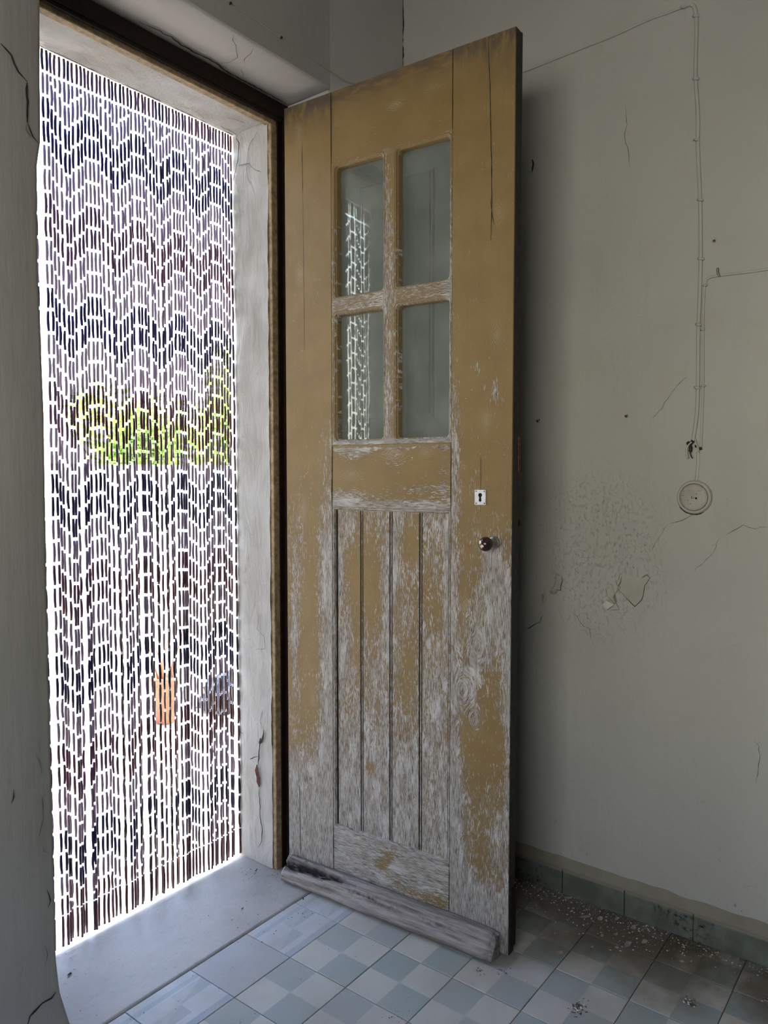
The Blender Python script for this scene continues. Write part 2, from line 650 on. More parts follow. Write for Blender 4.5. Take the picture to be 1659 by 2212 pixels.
WALL = (0.385, 0.385, 0.338)
M = dict(
    wall=m_wall('old_cream_wall_paint', WALL, blister=True),
    wall_b=m_wall('old_grey_wall_paint', (0.37, 0.37, 0.335), streak=0.5),
    wall_d=m_wall('dingy_brown_wall_paint', (0.17, 0.155, 0.13), streak=0.5),
    under=simple('bare_plaster', (0.36, 0.355, 0.295), 0.8, 0.1, 18),
    flake=simple('curled_paint_chip', (0.62, 0.60, 0.51), 0.6, 0.12, 25),
    reveal=m_rough_plaster('flaking_whitewash', (0.43, 0.43, 0.405)),
    soffit=m_wall('recess_soffit_paint', (0.46, 0.46, 0.43), streak=0.3),
    door=m_door('flaking_ochre_paint'),
    dark_wood=simple('dark_brown_frame_paint', (0.012, 0.006, 0.0035), 0.55, 0.4, 40, spec=0.2),
    brown_wood=simple('worn_tan_frame_paint', (0.27, 0.20, 0.11), 0.7, 0.35, 60),
    door_edge=simple('blackened_door_edge', (0.022, 0.017, 0.011), 0.6, 0.5, 60),
    groove=simple('dark_joint_shade', (0.012, 0.009, 0.006), 0.9, 0.3, 40),
    drip=m_drip(),
    crack=simple('crack_dirt_or_shadow_line', (0.035, 0.030, 0.024), 0.95, 0.3, 60),
    crack_soft=simple('hairline_crack_or_shadow_line', (0.15, 0.145, 0.12), 0.95, 0.3, 60),
    brick=simple('exposed_red_masonry', (0.075, 0.032, 0.022), 0.9, 0.5, 120, bump=0.6),
    tile=m_tile(), tile_border=m_tile_border(), tile_plain=m_tile_plain(),
    mortar=simple('dark_tile_joint', (0.045, 0.042, 0.036), 0.95, 0.3, 60),
    threshold=m_threshold(),
    skirting=m_skirting(),
    ledge=m_rough_plaster('grubby_skirting_ledge', (0.25, 0.235, 0.18), 0.6),
    glass=m_glass(),
    shutter=simple('faded_green_grey_board', (0.175, 0.190, 0.160), 0.6, 0.12, 5, bump=0.1),
    metal_white=simple('white_painted_plate', (0.62, 0.64, 0.66), 0.4, 0.12, 90, metal=0.0, spec=0.5),
    steel=simple('dull_steel', (0.33, 0.32, 0.30), 0.38, 0.25, 80, metal=0.9),
    rust=simple('rusty_hinge', (0.10, 0.040, 0.025), 0.8, 0.5, 120, bump=0.5),
    black=simple('black_void', (0.004, 0.004, 0.004), 0.9, 0.1, 10),
    knob=simple('dark_brown_glazed_porcelain', (0.030, 0.012, 0.010), 0.18, 0.3, 20, spec=0.6, bump=0.0),
    chip=simple('chipped_cream_porcelain', (0.72, 0.62, 0.45), 0.5, 0.1, 40),
    cable=m_wall('painted_over_cable', (0.40, 0.40, 0.35), streak=0.3),
    boxlid=simple('speckled_junction_lid', (0.35, 0.325, 0.27), 0.45, 0.12, 14),
    tape=simple('black_insulation', (0.010, 0.010, 0.010), 0.5, 0.3, 60),
    dirt=simple('dirt_crumbs', (0.11, 0.085, 0.06), 0.95, 0.5, 90, bump=0.5),
    grit=simple('pale_grit', (0.45, 0.43, 0.37), 0.9, 0.3, 90),
    leafdry=simple('dry_leaf', (0.10, 0.035, 0.018), 0.6, 0.4, 60),
    bead_b=m_bead('black_bead', (0.010, 0.008, 0.010), (0.028, 0.026, 0.065)),
    bead_n=m_bead('dark_brown_bead', (0.070, 0.022, 0.012), (0.060, 0.046, 0.075)),
    bead_l=m_bead('smoky_brown_bead', (0.110, 0.080, 0.065), (0.105, 0.096, 0.130)),
    wire=simple('bright_wire', (0.78, 0.78, 0.80), 0.3, 0.1, 50, metal=0.8),
    ground=simple('pale_gravel_yard', (0.66, 0.57, 0.47), 0.95, 0.18, 26, bump=0.4),
    garden=simple('white_garden_wall_paint', (0.80, 0.80, 0.78), 0.85, 0.06, 6),
    leaf=m_leaf(),
    stem=simple('bush_stem', (0.10, 0.065, 0.035), 0.9, 0.3, 30),
    terracotta=simple('terracotta', (0.27, 0.10, 0.05), 0.85, 0.2, 30),
    heap=simple('dark_sacking', (0.030, 0.030, 0.040), 0.6, 0.5, 20),
    coping=simple('pale_stone_block', (0.50, 0.47, 0.42), 0.9, 0.15, 20),
)

# ================================================================== LARGE STRUCTURE
XW, YW = 2.2, 1.6                    # right wall plane, doorway wall plane
RX, RZ = 1.806, 2.522                # recess: right cheek and soffit
OX, OZ = 1.738, 2.457                # outer opening: right cheek and soffit
YF, YO = 1.80, 1.975                 # back of recess, outer face of the wall
XL = 0.868                           # left edge of the recess
CEIL = 3.15

# ---- right wall: painted skin with peeled holes showing the plaster behind
z7 = lambda x, y: (1100 + x / 2.968, 1100 + y / 2.968)
peel_a = [(725, 403), (760, 418), (790, 427), (850, 440), (868, 428), (885, 420), (903, 440), (885, 468), (868, 492),
          (861, 545), (850, 580), (830, 602), (805, 625), (750, 570), (700, 520), (712, 500), (690, 488), (684, 462), (700, 452), (705, 425)]
peel_b = [(300, 420), (335, 428), (342, 460), (333, 485), (330, 520), (300, 518), (268, 516), (285, 492), (297, 465), (296, 440)]
peel_c = [(617, 512), (640, 500), (668, 512), (680, 560), (690, 590), (676, 608), (655, 585), (628, 555)]
bm = bmesh.new()
y0w, y1w = -1.9, YO
outer = [bm.verts.new(p) for p in ((XW, y0w, 0), (XW, y1w, 0), (XW, y1w, CEIL), (XW, y0w, CEIL))]
eds = [bm.edges.new((outer[i], outer[(i + 1) % 4])) for i in range(4)]
peels = []
for pl in (peel_a, peel_b, peel_c):
    pts = [onx(*z7(*p)) for p in pl]
    peels.append(pts)
    vs = [bm.verts.new(p) for p in pts]
    eds += [bm.edges.new((vs[i], vs[(i + 1) % len(vs)])) for i in range(len(vs))]
bmesh.ops.triangle_fill(bm, use_beauty=True, edges=eds, normal=(-1, 0, 0))
for f in bm.faces[:]:
    c = f.calc_center_median()
    if f.normal.x > 0:
        f.normal_flip()
# lips of the peeled holes
for pts in peels:
    a = [bm.verts.new(p) for p in pts]
    b = [bm.verts.new(p + Vector((0.0052, 0, 0))) for p in pts]
    for i in range(len(pts)):
        j = (i + 1) % len(pts)
        bm.faces.new((a[i], a[j], b[j], b[i]))
wall_right = mesh_obj('wall_right', bm, M['wall'], recalc=False)
tag(wall_right, 'cream painted plaster wall with blisters and peeled patches behind the open door', 'wall', kind='structure')
for pts in peels:
    bm = bmesh.new()
    c = sum(pts, Vector()) / len(pts)
    bm.faces.new([bm.verts.new(c + (p - c) * 1.15 + Vector((0.0050, 0, 0))) for p in pts])
    o = mesh_obj('bare_patch', bm, M['under'], wall_right)
    o['label'] = 'bare plaster where the paint has peeled away'
box('masonry', XW + 0.02, XW + 0.25, y0w, y1w, -0.05, CEIL, M['under'], wall_right)
# curled chips still hanging at the peeled patches


def curl(pts, lift, parent=wall_right):
    bm = bmesh.new()
    n = len(pts)
    vs = [bm.verts.new(p + Vector((-l, 0, 0))) for p, l in zip(pts, lift)]
    bm.faces.new(vs)
    r = bmesh.ops.solidify(bm, geom=bm.faces[:], thickness=0.0012)
    return mesh_obj('paint_curl', bm, M['flake'], parent)


curl([onx(*z7(*p)) for p in ((262, 520), (318, 522), (300, 541), (266, 538))], (0.001, 0.012, 0.016, 0.002))
curl([onx(*z7(*p)) for p in ((590, 588), (620, 583), (682, 608), (640, 638), (600, 612))], (0.001, 0.003, 0.014, 0.016, 0.003))
curl([onx(*z7(*p)) for p in ((205, 555), (232, 530), (250, 562), (228, 605), (212, 612))], (0.001, 0.003, 0.012, 0.009, 0.002))
curl([onx(*z7(*p)) for p in ((290, 402), (330, 418), (300, 424))], (0.001, 0.007, 0.008))


ribbon('edge_shadow_line', peels[0][3:14], (-1, 0, 0), 0.0022, M['crack'], wall_right, jag=0.1)  # dark lines paint the shadow of the peeled paint edges onto the wall
ribbon('edge_shadow_line', peels[1][1:6], (-1, 0, 0), 0.0026, M['crack'], wall_right, jag=0.1)
ribbon('edge_shadow_line', peels[2][2:7], (-1, 0, 0), 0.0018, M['crack_soft'], wall_right, jag=0.1)


def wl(*pts, w=0.0022, mat='crack_soft', nm='crack'):
    ribbon(nm, [onx(*p) for p in pts], (-1, 0, 0), w, M[mat], wall_right)


wl((1486, 814), (1450, 850), (1430, 880), (1405, 905), w=0.0015)
wl((1568, 1156), (1585, 1150), (1605, 1132), (1632, 1142), (1658, 1139))
wl((1500, 1112), (1474, 1125), (1447, 1131))
wl((1352, 230), (1356, 270), (1350, 300), (1358, 330), (1362, 362), w=0.0018)
wl((1442, 1132), (1430, 1155), (1418, 1172), (1408, 1190), w=0.0015)
wl((1556, 1160), (1548, 1172), (1540, 1195), (1520, 1215), (1500, 1235), w=0.0014)
wl((1240, 1325), (1262, 1352), (1272, 1358), (1276, 1382), w=0.0018)
wl((1174, 1328), (1168, 1345), (1150, 1350), (1138, 1358), w=0.0022, mat='crack')
wl((1345, 1240), (1325, 1290), (1335, 1315), (1318, 1318), w=0.0022)
wl((1632, 1690), (1640, 1610), (1628, 1600), w=0.0016)
# gouge with torn edges high on the wall beside the door
ribbon('gouge', [onx(1151, 345), onx(1150, 372)], (-1, 0, 0), 0.008, M['crack'], wall_right)
ribbon('gouge', [onx(1149, 372), onx(1142, 372)], (-1, 0, 0), 0.005, M['crack_soft'], wall_right)

# ---- doorway wall (interior face Y = 1.6) with its splayed recess and outer opening


def left_profile(z):
    pts = [(0.0, 0.905), (0.06, 0.893), (0.10, 0.884), (0.15, 0.874), (0.22, 0.868), (0.5, 0.867), (0.94, 0.866), (1.15, 0.866),
           (1.46, 0.869), (1.64, 0.866), (1.76, 0.863), (1.99, 0.866), (2.05, 0.876), (2.25, 0.879), (2.35, 0.881), (RZ, 0.882)]
    for (a, b), (c, d) in zip(pts, pts[1:]):
        if a <= z <= c:
            return b + (d - b) * (z - a) / (c - a)
    return pts[-1][1]


wall_back = empty('wall_doorway')
tag(wall_back, 'grey painted masonry wall around the doorway with cracks running through it', 'wall', kind='structure')
bm = bmesh.new()
# left pier with its slightly wavy worn corner
zs = [i * RZ / 90 for i in range(91)]
rows = []
for z in zs:
    x = left_profile(z) + 0.0012 * noise.noise(Vector((3, 1, z * 14)))
    r = 0.010
    foot = max(0, 0.14 - z) * 0.12
    pts = [(-2.0, YW - foot * 0.3), (0.0, YW - foot * 0.3), (x - 0.12, YW - foot * 0.5), (x - r, YW - foot), (x - r * 0.3, YW - foot + r * 0.3),
           (x, YW - foot + r), (x + 0.002, YF), (x + 0.002, YF + 0.001), (0.935, YF + 0.01), (0.935, YO)]
    rows.append([bm.verts.new((px, py, z)) for px, py in pts])
for a, b in zip(rows, rows[1:]):
    for k in range(len(a) - 1):
        f = bm.faces.new((a[k], a[k + 1], b[k + 1], b[k]))
        f.smooth = True
pier = mesh_obj('left_pier', bm, M['wall_b'], wall_back)
pier['label'] = 'dark grey painted pier with a long branching crack'
box('pier_core', -2.0, 0.84, YW + 0.03, YO, 0.0, RZ, M['reveal'], wall_back)
# lintel over the recess, worn lower edge
bm = bmesh.new()
prev = None
N = 60
for i in range(N + 1):
    x = -2.0 + (RX + 2.0065) * i / N
    dz = 0.0025 * noise.noise(Vector((x * 9, 2, 5)))
    ring = [(x, YW, CEIL), (x, YW, RZ + 0.008 + dz), (x, YW + 0.005, RZ + dz), (x, YF + 0.02, RZ + 0.002)]
    ring = [bm.verts.new(p) for p in ring]
    if prev:
        for k in range(3):
            f = bm.faces.new((prev[k], prev[k + 1], ring[k + 1], ring[k]))
            f.smooth = k > 0
            f.material_index = 0 if k < 1 else 1
    prev = ring
lint = mesh_obj('lintel', bm, [M['wall_b'], M['soffit']], wall_back)
box('lintel_core', -2.0, XW + 0.02, YF + 0.03, YO, OZ + 0.001, CEIL, M['reveal'], wall_back)
# strip of wall between the recess and the corner, with the recess cheek
bm = bmesh.new()
rows = []
for i in range(61):
    z = i * CEIL / 60
    j = 0.0015 * noise.noise(Vector((8, 3, z * 12)))
    pts = [(XW, YW), (RX + 0.006 + j, YW), (RX + j, YW + 0.006), (RX, YF + 0.02)]
    rows.append([bm.verts.new((px, py, z)) for px, py in pts])
for a, b in zip(rows, rows[1:]):
    for k in range(3):
        if b[0].co.z > RZ + 0.02 and k > 0:
            continue
        f = bm.faces.new((a[k + 1], a[k], b[k], b[k + 1]))
        f.smooth = True
cheek = mesh_obj('wall_strip', bm, M['soffit'], wall_back)
box('wall_strip_core', RX + 0.012, XW + 0.02, YW + 0.012, YO, 0.0, OZ, M['reveal'], wall_back)
# outer reveal (whitewashed, lumpy)
bm = bmesh.new()
rows = []
for i in range(91):
    z = i * OZ / 90
    row = []
    for k in range(9):
        y = YF + 0.003 + (YO - YF - 0.003) * k / 8
        b = 0.004 * noise.noise(Vector((y * 22, 1, z * 7))) + 0.002 * noise.noise(Vector((y * 60, 4, z * 30)))
        if k == 0:
            b += 0.004 * noise.noise(Vector((9, 4, z * 26)))
        row.append(bm.verts.new((OX + b, y, z)))
    rows.append(row)
for a, b in zip(rows, rows[1:]):
    for k in range(8):
        f = bm.faces.new((a[k], a[k + 1], b[k + 1], b[k]))
        f.smooth = True
reveal = mesh_obj('outer_reveal', bm, M['reveal'], wall_back)
reveal['label'] = 'flaking white reveal beside the bead curtain'
bm = bmesh.new()
rows = []
for i in range(61):
    x = 0.93 + (OX + 0.004 - 0.93) * i / 60
    row = []
    for k in range(9):
        y = YF + 0.003 + (YO - YF - 0.003) * k / 8
        b = 0.004 * noise.noise(Vector((y * 22, x * 8, 7))) + 0.002 * noise.noise(Vector((y * 60, x * 28, 3)))
        row.append(bm.verts.new((x, y, OZ + b)))
    rows.append(row)
for a, b in zip(rows, rows[1:]):
    for k in range(8):
        f = bm.faces.new((a[k], a[k + 1], b[k + 1], b[k]))
        f.smooth = True
head_soffit = mesh_obj('outer_soffit', bm, M['reveal'], wall_back)
box('reveal_core', OX + 0.008, RX + 0.02, YF + 0.02, YO, 0.0, OZ + 0.02, M['reveal'], wall_back)
box('outer_face', -2.0, 0.93, YO, YO + 0.02, 0, 3.3, M['garden'], wall_back)
box('outer_face', OX + 0.005, 5.0, YO, YO + 0.02, 0, 3.3, M['garden'], wall_back)
box('outer_face', 0.93, OX + 0.005, YO, YO + 0.02, OZ, 3.3, M['garden'], wall_back)

# cracks in the doorway wall
cr_y = lambda pts, w, Y=YW, mat='crack', nm='crack': ribbon(nm, [ony(*p, Y) for p in pts], (0, -1, 0), w, M[mat], wall_back, off=0.0015)
cr_y([(0, 95), (22, 120), (40, 155), (58, 178)], 0.0045)
cr_y([(58, 178), (54, 192), (57, 220), (57, 245), (58, 265)], 0.0055)
cr_y([(58, 265), (64, 285), (70, 296), (82, 310)], 0.003)
cr_y([(57, 268), (53, 280), (60, 290), (66, 294)], 0.0012)
z6 = lambda x, y: (x * 200 / 723., 1600 + y * 612 / 2212.)
for pl, w in (([(300, 0), (308, 70)], .0015), ([(272, 90), (285, 150), (312, 210), (320, 260)], .002),
              ([(325, 420), (328, 600), (322, 650), (300, 735), (305, 785)], .0016), ([(335, 820), (340, 855), (375, 875)], .0016),
              ([(105, 380), (98, 440), (82, 490)], .003), ([(65, 310), (75, 340)], .002), ([(360, 1160), (378, 1210), (375, 1300)], .003),
              ([(430, 1960), (400, 2010), (330, 2060), (270, 2105), (235, 2150), (212, 2212)], .0055), ([(345, 1600), (358, 1680), (348, 1750)], .002)):
    cr_y([z6(*p) for p in pl], w, mat='crack_soft' if w < .003 else 'crack')
# corner crack where the two walls meet
cor = [(873, 0), (874, 25), (872, 50), (874, 80), (873, 105), (874, 145)]
ribbon('crack', [Vector((XW - 0.001, YW - 0.001, onx(873, y).z)) + Vector((random.uniform(-.002, 0), 0, 0)) for x, y in cor],
       (-1, -1, 0), 0.005, M['crack'], wall_back)
# recess soffit hairlines
s3 = lambda x, y: (300 + x / 3.607, y / 3.607)
cz = lambda pts, w, Z, mat='crack', fn=lambda x, y: (x, y): ribbon('crack', [onz(*fn(*p), Z) for p in pts], (0, 0, -1), w, M[mat], wall_back, off=0.0035)
cz([(740, 260), (720, 300), (745, 345), (760, 400), (770, 440), (720, 465), (650, 475), (610, 490)], .0022, RZ, 'crack_soft', s3)
cz([(890, 370), (870, 410), (840, 450), (828, 485)], .0018, RZ, 'crack_soft', s3)
cz([(800, 530), (808, 590)], .002, RZ, 'crack_soft', s3)
cz([(0, 158), (250, 280), (420, 395), (620, 500), (740, 585), (900, 660), (1050, 750), (1145, 800)], .005, RZ, 'crack', s3)
# outer soffit and reveal cracks
f6 = lambda x, y: (380 + x / 6.912, 180 + y / 6.912)
cz([(80, 330), (170, 345), (260, 385), (330, 430), (415, 520)], .0016, OZ, 'crack_soft', f6)
cz([(665, 615), (720, 650), (800, 680), (880, 730), (935, 775)], .0028, OZ, 'crack', f6)
cz([(745, 485), (800, 500), (900, 525), (1035, 585)], .003, OZ, 'crack_soft', f6)
cxr = lambda pts, w, mat='crack', fn=lambda x, y: (x, y), nm='crack': ribbon(nm, [onx(*fn(*p), OX) for p in pts], (-1, 0, 0), w, M[mat], wall_back, off=0.005)
cxr([(935, 775), (930, 830), (950, 900), (940, 1000), (945, 1150), (930, 1240), (905, 1330), (890, 1400), (872, 1480)], .0028, 'crack', f6)
cxr([(1230, 710), (1205, 780), (1130, 860), (1100, 960), (1085, 1100), (1060, 1230), (1060, 1340), (1070, 1420), (1140, 1500)], .002, 'crack_soft', f6)
cxr([(940, 1240), (1000, 1225), (1100, 1225), (1160, 1270), (1210, 1310), (1290, 1335)], .002, 'crack_soft', f6)
f4 = lambda x, y: (500 + x / 3.405, 1300 + y / 3.405)
cxr([(235, 790), (222, 870), (228, 930)], .002, 'crack_soft', f4)
cxr([(245, 935), (232, 990), (212, 1040), (205, 1100), (210, 1150), (205, 1200)], .006, 'crack', f4)
cxr([(205, 1200), (197, 1240), (210, 1290), (213, 1360)], .018, 'brick', f4, 'masonry_hole')
cxr([(222, 1000), (214, 1040)], .022, 'brick', f4, 'masonry_hole')
cxr([(213, 1360), (210, 1420), (215, 1500), (222, 1560), (228, 1625), (235, 1680), (225, 1740), (208, 1800)], .0035, 'crack', f4)
cxr([(142, 1152), (175, 1140), (208, 1138)], .0035, 'crack', f4)
cxr([(58, 945), (95, 968)], .003, 'crack', f4)
cxr([(65, 1150), (60, 1200), (58, 1290)], .0025, 'crack_soft', f4)
cxr([(190, 60), (210, 110), (200, 200), (245, 260), (250, 340), (180, 350)], .0016, 'crack_soft', f4)
cxr([(125, 275), (150, 272)], .002, 'crack_soft', f4)

# floor slabs and other walls of the room
wl_ = box('wall_rear', -2.05, XW + 0.2, -1.95, -1.9, 0, CEIL, M['wall_d'])
tag(wl_, 'plain dingy brown wall behind the viewer', 'wall', kind='structure')
bm = bmesh.new()
Y0, Y1, Z0, Z1 = -1.0, 1.0, 1.10, 2.40
bx(bm, -2.1, -2.0, -1.9, Y0, 0, CEIL)
bx(bm, -2.1, -2.0, Y1, YO, 0, CEIL)
bx(bm, -2.1, -2.0, Y0, Y1, 0, Z0)
bx(bm, -2.1, -2.0, Y0, Y1, Z1, CEIL)
tag(mesh_obj('wall_left', bm, M['wall_d']), 'plain dingy brown wall with a window behind the viewer', 'wall', kind='structure')
win = empty('window_1', (-2.05, 0.0, Z0))
tag(win, 'white framed room window behind the viewer', 'window', kind='structure')
for a in ((-1.0, 1.0, 0, 0.05), (-1.0, 1.0, 1.25, 1.3), (-1.0, -0.95, 0.05, 1.25), (0.95, 1.0, 0.05, 1.25), (-0.02, 0.02, 0.05, 1.25)):
    box('window_bar', -0.03, 0.03, a[0], a[1], a[2], a[3], M['metal_white'], win)
tag(box('ceiling', -2.1, XW + 0.2, -1.95, YO, CEIL, CEIL + 0.15, M['wall_b']), 'pale painted ceiling above the doorway', 'ceiling', kind='structure')

# ---- floor: mortar bed, laid tiles, concrete threshold
YT = 1.604
floor = box('floor', -2.1, XW + 0.02, -1.95, YT, -0.06, -0.0035, M['mortar'])
tag(floor, 'old cement tile floor in pale grey and blue checks with a striped border', 'floor', kind='structure')


def tile_mesh(name, x0, x1, y0, y1, mat):
    g, b = 0.0009, 0.0012
    bm = bmesh.new()
    lo = [bm.verts.new(p) for p in ((x0 + g, y0 + g, -0.012), (x1 - g, y0 + g, -0.012), (x1 - g, y1 - g, -0.012), (x0 + g, y1 - g, -0.012))]
    md = [bm.verts.new((v.co.x, v.co.y, -b * 0.8)) for v in lo]
    cx_, cy_ = (x0 + x1) / 2, (y0 + y1) / 2
    hi = [bm.verts.new((v.co.x + math.copysign(b, cx_ - v.co.x), v.co.y + math.copysign(b, cy_ - v.co.y), 0)) for v in lo]
    for r, t in ((lo, md), (md, hi)):
        for i in range(4):
            bm.faces.new((r[i], r[(i + 1) % 4], t[(i + 1) % 4], t[i]))
    bm.faces.new(hi)
    me = bpy.data.meshes.new(name)
    bm.to_mesh(me)
    bm.free()
    me.materials.append(mat)
    return me


tm = {}
rows_y = [(1.429, 'b')] + [(1.229 - 0.2 * k, 't') for k in range(9)]
for iy, (ty, kind) in enumerate(rows_y):
    for ix in range(-7, 4):
        tx = 1.44 + 0.2 * ix
        x1 = min(0.2, XW - tx)
        key = (kind, round(x1, 3))
        k2 = kind
        if kind == 'b' and ix == -1:
            k2 = 'p'
        key = (k2, round(x1, 3))
        if key not in tm:
            if k2 == 't':
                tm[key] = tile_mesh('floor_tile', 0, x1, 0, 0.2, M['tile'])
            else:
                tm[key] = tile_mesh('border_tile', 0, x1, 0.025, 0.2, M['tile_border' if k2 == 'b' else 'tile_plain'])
        o = bpy.data.objects.new('floor_tile', tm[key])
        COL.objects.link(o)
        o.parent = floor
        o.location = (tx, ty if k2 == 't' else ty - 0.025, random.uniform(-0.0006, 0.0005))
        o.rotation_euler = (random.uniform(-.0012, .0012), random.uniform(-.0012, .0012), random.uniform(-.001, .001))
bm = bmesh.new()
for ix in range(-17, -7):
    for iy in range(17):
        tx, ty = 1.44 + 0.2 * ix, 1.404 - 0.2 * iy
        bx(bm, tx + .001, tx + .199, ty + .001, ty + .199, -0.012, 0)
for ix in range(-7, 4):
    for iy in range(9, 17):
        tx, ty = 1.44 + 0.2 * ix, 1.229 - 0.2 * iy
        bx(bm, tx + .001, min(tx + .199, XW), ty + .001, ty + .199, -0.012, 0)
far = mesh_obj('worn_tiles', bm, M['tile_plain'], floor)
far['kind'] = 'stuff'
bm = bmesh.new()
bmesh.ops.create_grid(bm, x_segments=60, y_segments=26, size=0.5)
for v in bm.verts:
    x = 0.86 + (v.co.x + 0.5) * (RX + 0.02 - 0.86)
    y = YT + 0.0015 + (v.co.y + 0.5) * (YO - 0.004 - YT)
    z = 0.0015 * noise.noise(Vector((x * 6, y * 6, 1))) + 0.0006 * noise.noise(Vector((x * 30, y * 30, 4)))
    if y > YO - 0.02:
        z -= 0.006
        y += 0.004 * noise.noise(Vector((x * 20, 2, 8)))
    v.co = (x, y, z)
r = bmesh.ops.extrude_edge_only(bm, edges=[e for e in bm.edges if e.is_boundary])
for v in [g for g in r['geom'] if isinstance(g, bmesh.types.BMVert)]:
    v.co.z = -0.05
th = mesh_obj('threshold', bm, M['threshold'], smooth=True, recalc=False)
for p in th.data.polygons:
    if abs(p.normal.z) < 0.5:
        p.use_smooth = False
tag(th, 'worn grey concrete door sill under the bead curtain', 'threshold', kind='structure')

# ---- skirting tiles along the right wall, ledge of dirty plaster on top
base = empty('baseboard_right')
tag(base, 'mouldy green tile skirting along the foot of the cream wall', 'baseboard', kind='structure')
ys = [1.6, 1.367, 1.167, 0.967, 0.768, 0.569, 0.37, 0.17, -0.03, -0.23, -0.43]
for a, b in zip(ys, ys[1:]):
    box('skirting_tile', XW - 0.010, XW - 0.001, b + 0.0012, a - 0.0012, 0.0, 0.079 + random.uniform(-.001, .001), M['skirting'], base, 0.0015)
bm = bmesh.new()
prev = None
for i in range(141):
    y = 1.599 - 2.03 * i / 140
    j = 0.003 * noise.noise(Vector((y * 16, 4, 1)))
    ring = [bm.verts.new(p) for p in ((XW - 0.0095, y, 0.079), (XW - 0.012 + j * .3, y, 0.085 + j), (XW - 0.009, y, 0.091 + j),
                                      (XW - 0.003, y, 0.108 + j * 2), (XW + 0.0005, y, 0.117 + j * 2))]
    if prev:
        for k in range(4):
            f = bm.faces.new((prev[k], prev[k + 1], ring[k + 1], ring[k]))
            f.smooth = True
    prev = ring
mesh_obj('ledge', bm, M['ledge'], base)

# ---- timber frame of the door
frame = empty('trim_1')
tag(frame, 'dark brown wooden door frame around the bead curtain doorway', 'door frame', kind='structure')
box('jamb_stop', 1.741, 1.768, 1.788, 1.815, 0.0, OZ - 0.008, M['brown_wood'], frame, 0.002)
box('jamb', 1.765, 1.803, 1.782, 1.86, 0.0, 2.52, M['dark_wood'], frame)
box('jamb_lip', 1.782, 1.803, 1.768, 1.783, 0.0, 2.50, M['dark_wood'], frame, 0.002)
box('head_stop', 0.935, 1.765, 1.788, 1.815, OZ - 0.010, OZ + 0.006, M['brown_wood'], frame, 0.002)
box('head', 0.885, 1.803, 1.782, 1.82, OZ + 0.004, 2.52, M['dark_wood'], frame)
box('head_groove', 0.885, 1.775, 1.776, 1.784, OZ + 0.002, OZ + 0.012, M['groove'], frame)
box('head_lip', 0.885, 1.803, 1.770, 1.783, OZ + 0.012, 2.517, M['dark_wood'], frame, 0.003)
box('jamb', 0.872, 0.932, 1.782, 1.86, 0.0, 2.52, M['dark_wood'], frame)
for z in (0.20, 0.235, 1.10, 2.20):
    bm = bmesh.new()
    prev = None
    tube(bm, [(1.788 + .003 * random.random(), 1.764, z + .02 * k) for k in range(4)], [.004, .006, .005, .003], 6)
    mesh_obj('rust_scale', bm, M['rust'], frame)
for x, y in ((610, 372), (601, 1345)):
    pass

# ================================================================== THE DOOR LEAF
D0 = Vector((1.7545, 1.743, 0.0))
DA = math.atan2(0.942 - 1.743, 1.803 - 1.755)
door = empty('door_1', D0, DA)
tag(door, 'tall open ochre wooden door with four glass lights and flaking paint', 'door', kind='structure')
S1, S2, SW = 0.188, 0.608, 0.793         # inner edges of the stiles, leaf width
DT = 2.484

KNOTS = [  # s, z, radius, strength
    (0.695, 0.855, 0.020, 1.0), (0.648, 0.722, 0.024, 0.95), (0.690, 0.650, 0.020, 0.7), (0.655, 0.960, 0.012, 1.0),
    (0.070, 1.210, 0.018, 0.7), (0.505, 1.075, 0.020, 0.8), (0.325, 0.530, 0.014, 0.7), (0.455, 0.395, 0.013, 1.2),
    (0.262, 0.720, 0.016, 0.7), (0.575, 0.300, 0.014, 0.7), (0.420, 2.385, 0.012, 1.3), (0.060, 1.960, 0.014, 0.8),
    (0.415, 1.388, 0.018, 1.2), (0.260, 1.330, 0.018, 0.7), (0.525, 1.392, 0.012, 0.9), (0.745, 1.70, 0.014, 0.8),
    (0.748, 2.02, 0.014, 0.6), (0.060, 2.39, 0.016, 0.5), (0.500, 0.92, 0.012, 0.6), (0.440, 0.870, 0.012, 0.7),
    (0.088, 0.300, 0.010, 0.8), (0.105, 0.60, 0.012, 0.7), (0.715, 1.475, 0.012, 0.9), (0.540, 2.40, 0.012, 0.7),
]


def sm(x, a, b):
    t = min(1.0, max(0.0, (x - a) / (b - a)))
    return t * t * (3 - 2 * t)


def bump2(s, z, s0, z0, rs, rz):
    return exp(-((s - s0) / rs) ** 2 - ((z - z0) / rz) ** 2)


